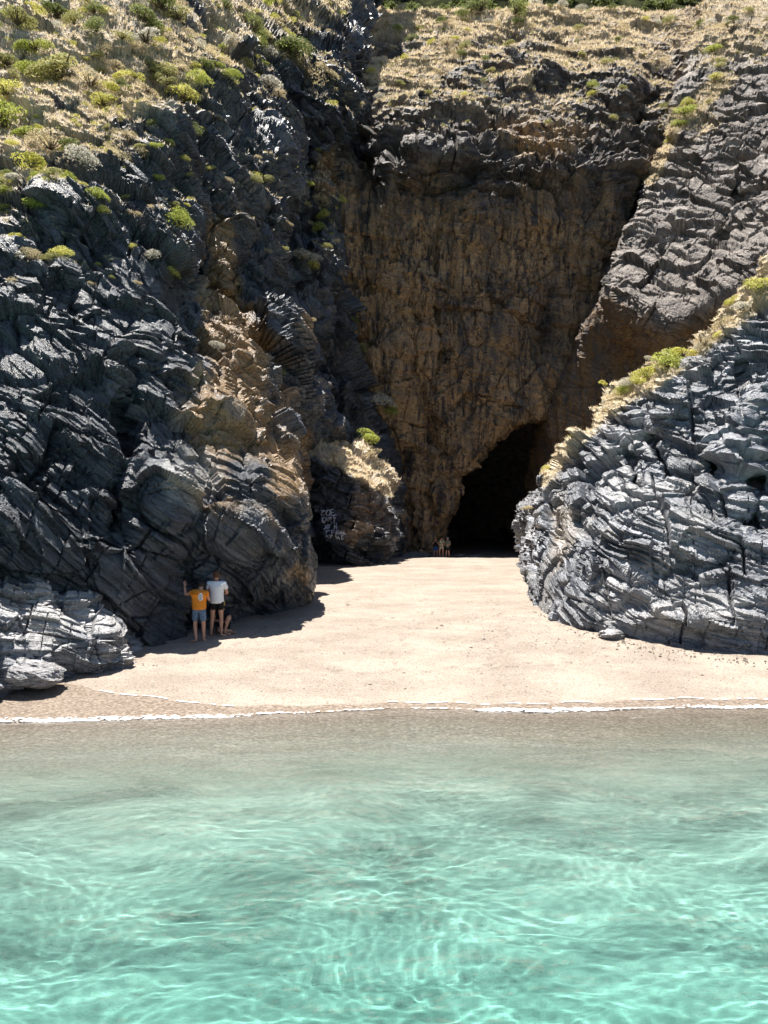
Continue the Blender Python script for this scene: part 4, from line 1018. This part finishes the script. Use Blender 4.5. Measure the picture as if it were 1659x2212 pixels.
def wet_edge(x):
    return shore(x) + np.interp(x, [-12, -7.6, -6.6, -6.1, -4.8, -3.4, -1.5, 0.5, 3, 6, 12], [2.3, 2.2, 1.95, 1.5, 1.05, 0.55, 0.32, 0.26, 0.34, 0.42, 0.4]) + 0.03 * np.sin(x * 5 + 1)
for xa, xb in ((-6.2, -2.8), (0.0, 4.4), (5.2, 9)):
    lx = np.arange(xa, xb, 0.02); lv = np.linspace(-1, 1, 4); LX, LV = np.meshgrid(lx, lv); LX = LX.ravel(); LV = LV.ravel()
    LY = wet_edge(LX) + LV * 0.017 * (1 + 0.8 * perlin(np.stack([LX * 3, LX * 0, LX * 0], 1)))
    kp = fbm(np.stack([LX * 4, LV * 0, LX * 0], 1), 3) > -0.08
    Qn = gridquads(4, len(lx)); Qn = Qn[kp[Qn].all(1)]
    VVf.append(np.stack([LX, LY, sand_h(LX, LY) + 0.014 + 0.006 * (1 - np.abs(LV))], 1)); QQf.append(Qn + nvf); nvf += len(LX)
m, nt, bs, out = newmat('foam'); b = NB(nt)
bs.inputs['Base Color'].default_value = (0.80, 0.81, 0.82, 1); bs.inputs['Roughness'].default_value = 0.6
pos = b.n('NewGeometry').outputs['Position']; b.l(b.bump(b.noise(pos, 30, 3), 0.8, 0.02), bs.inputs['Normal'])
ofm = link('foam', mesh_np('foam', np.concatenate(VVf), np.concatenate(QQf), m)); tag(ofm, 'thin broken white foam where the water meets the sand', kind='stuff')

# ------------------------------------------------------------------ chalk names on the rock spur
# strokes as (x, y) on a 1659 x 2074 tracing of the wall
ST = [
 [(375, 520), (480, 515), (390, 580), (385, 640), (470, 630)],
 [(560, 500), (515, 560), (530, 640), (590, 655), (635, 580), (610, 505), (560, 500)],
 [(720, 480), (645, 485), (660, 655), (785, 625)], [(650, 570), (715, 565)],
 [(400, 690), (420, 830)], [(470, 690), (405, 760), (470, 850)],
 [(480, 830), (520, 700), (570, 830)], [(495, 780), (560, 775)],
 [(590, 820), (585, 710), (640, 690), (655, 730), (595, 770), (690, 845)],
 [(725, 640), (735, 860), (750, 1010)], [(690, 650), (785, 630)], [(740, 720), (775, 715)],
 [(465, 890), (500, 930), (505, 1000), (460, 1010)],
 [(565, 900), (525, 950), (560, 1000), (610, 960), (595, 910), (565, 900)],
 [(690, 860), (630, 870), (625, 910), (700, 930), (690, 990), (630, 995)],
 [(735, 870), (740, 1000)], [(790, 850), (805, 1030)], [(740, 940), (795, 935)],
 [(515, 1060), (605, 1052)], [(545, 1060), (520, 1105)], [(655, 1055), (675, 1190)], [(650, 1060), (745, 1050)], [(665, 1115), (715, 1105)],
 [(850, 1065), (790, 1080), (785, 1140), (840, 1140), (845, 1105), (870, 1105)], [(885, 1150), (910, 1075), (945, 1150)], [(895, 1120), (935, 1118)], [(975, 1080), (975, 1165)], [(1010, 1090), (980, 1125), (1050, 1155)],
 [(485, 1250), (530, 1180), (575, 1255)], [(610, 1180), (660, 1190), (615, 1250)], [(775, 1170), (790, 1240)], [(810, 1280), (840, 1220), (880, 1290)], [(985, 1190), (930, 1190), (935, 1280), (980, 1285)], [(930, 1235), (970, 1232)],
]
tv = []; tq = []
for stq in ST:
    pts = []
    for (a, b_), (c_, e_) in zip(stq[:-1], stq[1:]):
        n_ = max(2, int(math.hypot(c_ - a, e_ - b_) / 14))
        pts += [(a + (c_ - a) * t / n_, b_ + (e_ - b_) * t / n_) for t in range(n_)]
    pts.append(stq[-1]); wp = []
    for (x, y) in pts:
        X_ = (960 + x / 8.295) / 1.507 + 26; Y_ = (1600 + y / 8.295) / 1.507
        k_ = hit(X_, Y_); d_ = AV[k_, 1] if k_ is not None else 42
        wp.append((X_, Y_, d_))
    far_ = [q[2] for q in wp if q[2] > 38]; md_ = float(np.median(far_)) if far_ else 43.0
    ds = [min(max(q[2], md_ - 0.6), md_ + 0.6) if q[2] > 38 else md_ for q in wp]
    for i_, (X_, Y_, d_) in enumerate(wp):
        dm = float(np.mean(ds[max(0, i_ - 2):i_ + 3])) - 0.3
        c_ = np.array(world(X_, Y_, dm)); k0 = len(tv)
        for q in range(4):
            an = math.pi / 4 + q * math.pi / 2; tv.append(c_ + 0.032 * np.array([math.cos(an), 0.4 * math.sin(an), math.sin(an)]))
        if i_: tq += [(k0 - 4 + q, k0 - 4 + (q + 1) % 4, k0 + (q + 1) % 4, k0 + q) for q in range(4)]
m, nt, bs, out = newmat('chalk'); bs.inputs['Base Color'].default_value = (0.45, 0.46, 0.52, 1); bs.inputs['Roughness'].default_value = 0.95
och = link('chalk_writing', mesh_np('chalk_writing', np.array(tv), np.array(tq), m), oS)
och['label'] = 'names scratched in chalk on the shaded face'

# ------------------------------------------------------------------ people
def plain(name, c, rough=0.8, noise=None):
    m, nt, bs, out = newmat(name); b = NB(nt)
    if noise:
        pos = b.n('TexCoord').outputs['Object']
        b.l(b.ramp(b.noise(b.map(pos, noise[2]), noise[1], 3), [(0.44, c), (0.54, noise[0])]), bs.inputs['Base Color'])
    else: bs.inputs['Base Color'].default_value = c + (1,)
    bs.inputs['Roughness'].default_value = rough; bs.inputs['Specular IOR Level'].default_value = 0.25
    return m
M_skin = plain('skin', (0.50, 0.27, 0.19), 0.55); M_skin.node_tree.nodes['Principled BSDF'].inputs['Subsurface Weight'].default_value = 0.0
M_hair_d = plain('dark_hair', (0.012, 0.010, 0.009), 0.5); M_hair_b = plain('brown_hair', (0.075, 0.035, 0.02), 0.5); M_hair_y = plain('fair_hair', (0.40, 0.30, 0.13), 0.5)
M_eye = plain('eye', (0.03, 0.02, 0.02), 0.2)

def skinned(name, P, E, Rr, mat, parent, sub=2, root=0, smooth=True):
    me = bpy.data.meshes.new(name); me.from_pydata([tuple(p) for p in P], E, [])
    o = bpy.data.objects.new(name, me); COL.objects.link(o)
    o.modifiers.new('skin', 'SKIN').use_smooth_shade = True
    for i, rr in enumerate(Rr):
        sv_ = me.skin_vertices[0].data[i]; sv_.radius = rr if isinstance(rr, tuple) else (rr, rr); sv_.use_root = (i == root)
    ss = o.modifiers.new('sub', 'SUBSURF'); ss.levels = ss.render_levels = sub
    dg = bpy.context.evaluated_depsgraph_get(); ev = o.evaluated_get(dg)
    m2 = bpy.data.meshes.new_from_object(ev); m2.name = name
    bpy.data.objects.remove(o); bpy.data.meshes.remove(me)
    m2.materials.clear(); m2.materials.append(mat)
    m2.polygons.foreach_set('use_smooth', np.full(len(m2.polygons), True))
    return link(name, m2, parent)
def lerp(a, b, t): return tuple(a[i] + (b[i] - a[i]) * t for i in range(3))
def person(loc, rz, sc, J, label, shirt, shorts, hair, sleeve=0.55, hem=0.0, short_len=0.75, hands=('l', 'r'), hairsize=1.0, sub=2, shirt_fat=1.0, group=None, cap=None):
    """J: joints; x to the right, y the way the body faces, z up, in metres of a 1.8 m adult"""
    e = bpy.data.objects.new('person', None); COL.objects.link(e); e.location = loc; e.rotation_euler = (0, 0, rz); e.scale = (sc, sc, sc)
    tag(e, label, 'person', group)
    P = []; E = []; Rr = []
    def add(p, r, par=None):
        P.append(p); Rr.append(r); k = len(P) - 1
        if par is not None: E.append((par, k))
        return k
    pel = add(J['pelvis'], (0.14, 0.105)); wa = add(J['waist'], (0.115, 0.085), pel); ch = add(J['chest'], (0.145, 0.10), wa)
    uc = add(lerp(J['chest'], J['neck'], 0.6), (0.105, 0.075), ch); nk = add(J['neck'], 0.052, uc)
    hd = J['head']; nd = J['neck']
    h0 = add(lerp(nd, hd, 0.55), 0.068, nk); h1 = add(hd, (0.086, 0.098), h0); h2 = add(tuple(hd[i] + (hd[i] - nd[i]) * 0.42 for i in range(3)), 0.06, h1)
    for s_ in ('l', 'r'):
        sh = add(J['sh' + s_], 0.056, uc); el = add(J['el' + s_], 0.040, sh)
        fm = add(lerp(J['el' + s_], J['wr' + s_], 0.35), 0.040, el); wr = add(J['wr' + s_], 0.026, fm)
        if s_ in hands:
            d = Vector(J['wr' + s_]) - Vector(J['el' + s_]); d.normalize()
            sd = d.cross(Vector((0, 1, 0.2))).normalized(); up = sd.cross(d)
            w_ = Vector(J['wr' + s_]); pm = add(tuple(w_ + d * 0.06), (0.034, 0.018), wr)
            for q, (off, ln) in enumerate(((-0.030, 0.065), (-0.010, 0.078), (0.010, 0.074), (0.030, 0.058))):
                a_ = add(tuple(w_ + d * 0.095 + sd * off), 0.0095, pm); b2 = add(tuple(w_ + d * (0.095 + ln * 0.55) + sd * off * 1.15 + up * 0.010), 0.0088, a_)
                add(tuple(w_ + d * (0.095 + ln) + sd * off * 1.15 + up * 0.032), 0.007, b2)
            t1 = add(tuple(w_ + d * 0.04 + sd * -0.040 + up * 0.01), 0.012, wr); add(tuple(w_ + d * 0.075 + sd * -0.062 + up * 0.02), 0.0095, t1)
        else:
            add(tuple(Vector(J['wr' + s_]) + (Vector(J['wr' + s_]) - Vector(J['el' + s_])).normalized() * 0.09), (0.032, 0.02), wr)
        hp = add(J['hip' + s_], 0.098, pel); mid = add(lerp(J['hip' + s_], J['kn' + s_], 0.5), 0.080, hp); kn = add(J['kn' + s_], 0.056, mid)
        cf = add(tuple(Vector(lerp(J['kn' + s_], J['an' + s_], 0.3)) + Vector(J.get('calf', (0, -0.015, 0)))), 0.058, kn); an = add(J['an' + s_], 0.034, cf)
        he = add(tuple(Vector(J['an' + s_]) + Vector((0, 0, -0.045))), 0.034, an); to = Vector(J['to' + s_])
        mf = add(tuple(Vector(J['an' + s_]).lerp(to, 0.5) + Vector((0, 0, -0.035))), (0.036, 0.028), he); add(tuple(to), (0.038, 0.018), mf)
    skinned('body', P, E, Rr, M_skin, e, sub)
    # face: nose, eyes, ears on the side the head looks to
    fdir = Vector(J.get('look', (0, 1, 0))).normalized(); H = Vector(hd) + Vector((0, 0, 0.03)); rt = fdir.cross(Vector((0, 0, 1))).normalized()
    if cap is None or True:
        V, Q = lump(2, 8, 0.0); 
        def ball(nm, c, s3, mt):
            Vb = V * np.array(s3); o = link(nm, mesh_np(nm, Vb, Q, mt, True), e); o.location = c; o.rotation_euler = (0, 0, math.atan2(-fdir.x, fdir.y)); return o
        ball('nose', H + fdir * 0.097 - Vector((0, 0, 0.025)), (0.012, 0.018, 0.022), M_skin)
        for q in (-1, 1):
            ball('eye', H + fdir * 0.083 + rt * q * 0.032, (0.013, 0.008, 0.007), M_eye)
            ball('ear', H + rt * q * 0.083 - fdir * 0.005 - Vector((0, 0, 0.02)), (0.010, 0.02, 0.03), M_skin)
        ball('mouth', H + fdir * 0.086 - Vector((0, 0, 0.068)), (0.024, 0.006, 0.006), plain('lips', (0.35, 0.12, 0.10)))
    # hair: a rough cap open at the face
    Vh, Qh = lump(7, 22, 0.0); keep_ = ~((Vh @ np.array(fdir) > 0.35) & (Vh[:, 2] < 0.42)) & (Vh[:, 2] > -0.55)
    Vh = Vh * (1 + 0.06 * ridged(Vh * 4 + 3, 3))[:, None]
    Qh = Qh[keep_[Qh].all(1)]
    ho = link('cap' if cap else 'hair', mesh_np('hair', Vh * np.array((0.098, 0.108, 0.125)) * hairsize, Qh, cap or hair, True), e); ho.location = H + Vector((0, 0, 0.005)) - fdir * 0.012
    # shirt
    SP = []; SE = []; SR = []
    def sa(p, r, par=None):
        SP.append(p); SR.append(r); k = len(SP) - 1
        if par is not None: SE.append((par, k))
        return k
    f = shirt_fat
    low_ = tuple(Vector(J['pelvis']) + (Vector(J['pelvis']) - Vector(J['waist'])).normalized() * hem)
    a0 = sa(low_, (0.185 * f, 0.155 * f)); a1 = sa(J['waist'], (0.175 * f, 0.145 * f), a0); a2 = sa(J['chest'], (0.195 * f, 0.145 * f), a1); a3 = sa(lerp(J['chest'], J['neck'], 0.62), (0.135 * f, 0.10 * f), a2); sa(lerp(J['chest'], J['neck'], 0.9), 0.068, a3)
    for s_ in ('l', 'r'):
        b0 = sa(J['sh' + s_], 0.078, a3); sa(lerp(J['sh' + s_], J['el' + s_], sleeve), 0.068, b0)
    so_ = skinned('shirt', SP, SE, SR, shirt, e, sub, root=1)
    me_ = so_.data; vv_ = np.empty(len(me_.vertices) * 3, np.float32); me_.vertices.foreach_get('co', vv_); vv_ = vv_.reshape(-1, 3)
    fd = 0.020 * ridged(vv_ * np.array([9, 9, 3.5]) + rz * 7 + loc[0], 2); ax_ = vv_ * np.array([1, 1, 0]); ax_ /= np.linalg.norm(ax_, axis=1)[:, None] + 1e-6
    me_.vertices.foreach_set('co', (vv_ + ax_ * fd[:, None] + ax_ * 0.006).ravel()); me_.update()
    TP = [J['pelvis'], lerp(J['pelvis'], J['waist'], 0.8)]; TE = [(0, 1)]; TR = [(0.168, 0.135), (0.155, 0.125)]
    for s_ in ('l', 'r'):
        TP += [J['hip' + s_], lerp(J['hip' + s_], J['kn' + s_], short_len * 0.55), lerp(J['hip' + s_], J['kn' + s_], short_len)]; k = len(TP)
        TE += [(0, k - 3), (k - 3, k - 2), (k - 2, k - 1)]; TR += [0.118, 0.104, 0.105]
    skinned('shorts', TP, TE, TR, shorts, e, sub)
    return e, so_
base = dict(pelvis=(0, 0, 0.96), waist=(0, 0, 1.12), chest=(0, 0.0, 1.31), neck=(0, 0.0, 1.50), head=(0, 0.02, 1.61),
            shl=(-0.185, 0, 1.42), shr=(0.185, 0, 1.42), ell=(-0.24, 0.04, 1.12), elr=(0.25, 0.02, 1.13), wrl=(-0.12, 0.24, 1.10), wrr=(0.14, 0.24, 1.10),
            hipl=(-0.095, 0, 0.90), hipr=(0.095, 0, 0.90), knl=(-0.12, 0.03, 0.49), knr=(0.12, 0.03, 0.49), anl=(-0.125, -0.01, 0.085), anr=(0.13, -0.01, 0.085),
            tol=(-0.15, 0.15, 0.02), tor=(0.17, 0.14, 0.02))
def feet(X, d):
    x = (X - 829.5) / F * d; return (x, d, float(sand_h(x, d)) + 0.0)
# man in white
J = dict(base); J.update(head=(-0.02, 0.03, 1.61), look=(-0.85, 0.45, 0.0), anl=(-0.15, 0.03, 0.085), tol=(-0.17, 0.18, 0.02), anr=(0.14, -0.05, 0.085), tor=(0.27, 0.04, 0.02), elr=(0.27, 0.10, 1.15), ell=(-0.27, 0.12, 1.15), wrl=(-0.10, 0.30, 1.16))
person(feet(468, 20.15), 0.0, 1.0, J, 'tall man in a white t-shirt and black shorts, standing barefoot facing the rock', plain('white_cotton', (0.78, 0.80, 0.84)), plain('black_cloth', (0.008, 0.008, 0.010)), M_hair_b, sleeve=0.62, hem=0.09, short_len=0.52, hairsize=1.05, shirt_fat=1.08)
# man in orange, left arm raised to the rock
J = dict(base); J.update(chest=(-0.02, 0.05, 1.29), neck=(0.0, 0.12, 1.46), head=(-0.03, 0.19, 1.56), look=(-0.5, 0.85, -0.1), shl=(-0.19, 0.10, 1.38), shr=(0.17, 0.07, 1.36), ell=(-0.47, 0.16, 1.29), wrl=(-0.53, 0.24, 1.53), elr=(0.2, 0.25, 1.14), wrr=(0.05, 0.42, 1.2),
                         anl=(-0.05, -0.08, 0.085), tol=(-0.24, -0.02, 0.02), anr=(0.13, 0.04, 0.085), tor=(0.14, 0.2, 0.02), knl=(-0.13, 0.03, 0.49))
eo, shirt_o = person(feet(430, 19.5), -0.15, 0.93, J, 'man in an orange t-shirt and blue patterned shorts, one arm raised to rock', plain('orange_cotton', (0.72, 0.24, 0.025)),
                     plain('blue_pattern_cloth', (0.03, 0.055, 0.13), 0.8, ((0.16, 0.24, 0.34), 24.0, (1, 1, 2.2))), M_hair_d, sleeve=0.5, hem=0.07, short_len=0.86, shirt_fat=1.12)
# wrist band and the printed badge on the back of the shirt
V, Q = lump(2, 8, 0.0); wb = link('wristband', mesh_np('wristband', V * np.array((0.036, 0.036, 0.02)), Q, plain('black_band', (0.01, 0.01, 0.012)), True), eo); wb.location = (-0.527, 0.235, 1.515)
from mathutils.bvhtree import BVHTree
sm = shirt_o.data; bvh = BVHTree.FromPolygons([v.co for v in sm.vertices], [list(p.vertices) for p in sm.polygons])
def badge(name, shapes, off, mat):
    V = []; Fc = []
    for poly in shapes:
        k0 = len(V)
        for (a, b_) in poly:
            h_ = bvh.ray_cast(Vector((0.085 + a, -1.0, 1.27 + b_)), Vector((0, 1, 0)))
            V.append((h_[0] - Vector((0, off, 0))) if h_[0] else Vector((0.085 + a, -0.12, 1.27 + b_)))
        Fc.append(list(range(k0, len(V))))
    me = bpy.data.meshes.new(name); me.from_pydata([tuple(v) for v in V], [], Fc); me.materials.append(mat); link(name, me, eo)
el_ = lambda x0, x1, y0, y1: [(x0, y0), (x1, y0), (x1, y1), (x0, y1)]
strips = []
for i_ in range(14):
    y0 = -0.105 + 0.015 * i_; 
    for a_ in range(6):
        ym = y0 + 0.0075; hw = 0.062 * math.sqrt(max(0, 1 - (ym / 0.108) ** 2)); strips.append(el_(-hw + a_ * hw / 3, -hw + (a_ + 1) * hw / 3, y0, y0 + 0.015))
badge('badge', strips, 0.006, plain('white_print', (0.75, 0.75, 0.75)))
bars = []
for (x0, x1, y0, y1) in [(-0.035, 0.03, 0.070, 0.078), (-0.045, -0.01, 0.038, 0.047), (0.01, 0.045, 0.045, 0.054), (-0.008, 0.000, 0.015, 0.065), (-0.052, -0.02, 0.010, 0.019), (0.015, 0.05, 0.005, 0.014), (-0.03, 0.03, -0.014, -0.006),
                         (-0.05, -0.015, -0.04, -0.031), (0.0, 0.045, -0.035, -0.026), (-0.012, -0.004, -0.07, -0.02), (-0.035, 0.03, -0.075, -0.066), (0.018, 0.026, -0.06, -0.03)]:
    bars.append(el_(x0, x1, y0, y1))
badge('badge_lettering', bars, 0.009, plain('black_print', (0.015, 0.015, 0.02)))
# someone sitting on the sand behind the man in white
J = dict(base); J.update(pelvis=(-0.12, 0.1, 0.13), waist=(-0.13, 0.10, 0.28), chest=(-0.10, 0.06, 0.47), neck=(-0.09, 0.0, 0.66), head=(-0.11, -0.04, 0.78), look=(-0.7, 0.6, -0.2),
    shl=(-0.27, 0.04, 0.57), shr=(0.07, 0.04, 0.57), ell=(-0.32, -0.16, 0.38), wrl=(-0.12, -0.3, 0.36), elr=(0.16, -0.12, 0.40), wrr=(0.14, -0.3, 0.36),
    hipl=(-0.19, 0.06, 0.13), hipr=(-0.03, 0.02, 0.14), knl=(-0.1, -0.34, 0.10), knr=(0.14, -0.22, 0.48), anl=(0.2, -0.16, 0.075), anr=(0.06, -0.34, 0.085), tol=(0.33, -0.2, 0.04), tor=(0.24, -0.42, 0.02), calf=(0, 0, 0))
person(feet(487, 20.6), 0.0, 0.98, J, 'person in dark clothes sitting with one knee up behind the man in white', plain('navy_cloth', (0.012, 0.014, 0.028)), plain('dark_shorts_cloth', (0.012, 0.012, 0.016)), M_hair_y, sleeve=0.6, short_len=0.6)
# three people at the cave
J = dict(base); J.update(wrl=(-0.1, 0.18, 1.45), wrr=(0.08, 0.18, 1.42), ell=(-0.26, 0.1, 1.2), elr=(0.26, 0.1, 1.2))
person(feet(941, 54.5), R(170), 0.86, J, 'person in a dark top and blue shorts, leftmost of the three by the cave', plain('black_top', (0.01, 0.01, 0.012)), plain('blue_shorts_cloth', (0.02, 0.08, 0.32)), M_hair_y, sub=1)
J = dict(base); J.update(anl=(-0.1, 0.0, 0.085), knr=(0.16, 0.1, 0.5))
person(feet(954, 54.2), R(165), 0.88, J, 'person in a patterned green and white shirt, middle of the three at the cave', plain('patterned_shirt_cloth', (0.03, 0.05, 0.03), 0.8, ((0.5, 0.5, 0.36), 9.0, (1, 1, 1))), plain('cream_shorts_cloth', (0.45, 0.42, 0.36)), M_hair_d, sub=1, short_len=0.4, hem=0.03)
person(feet(967, 53.9), R(150), 0.86, dict(base), 'person in a cap and grey green t-shirt, rightmost of the three by the cave', plain('grey_green_cotton', (0.12, 0.15, 0.13)), plain('dark_shorts_cloth_far', (0.01, 0.01, 0.01)), M_hair_d, sub=1, hem=0.08, cap=plain('pale_cap_cloth', (0.35, 0.36, 0.36)))
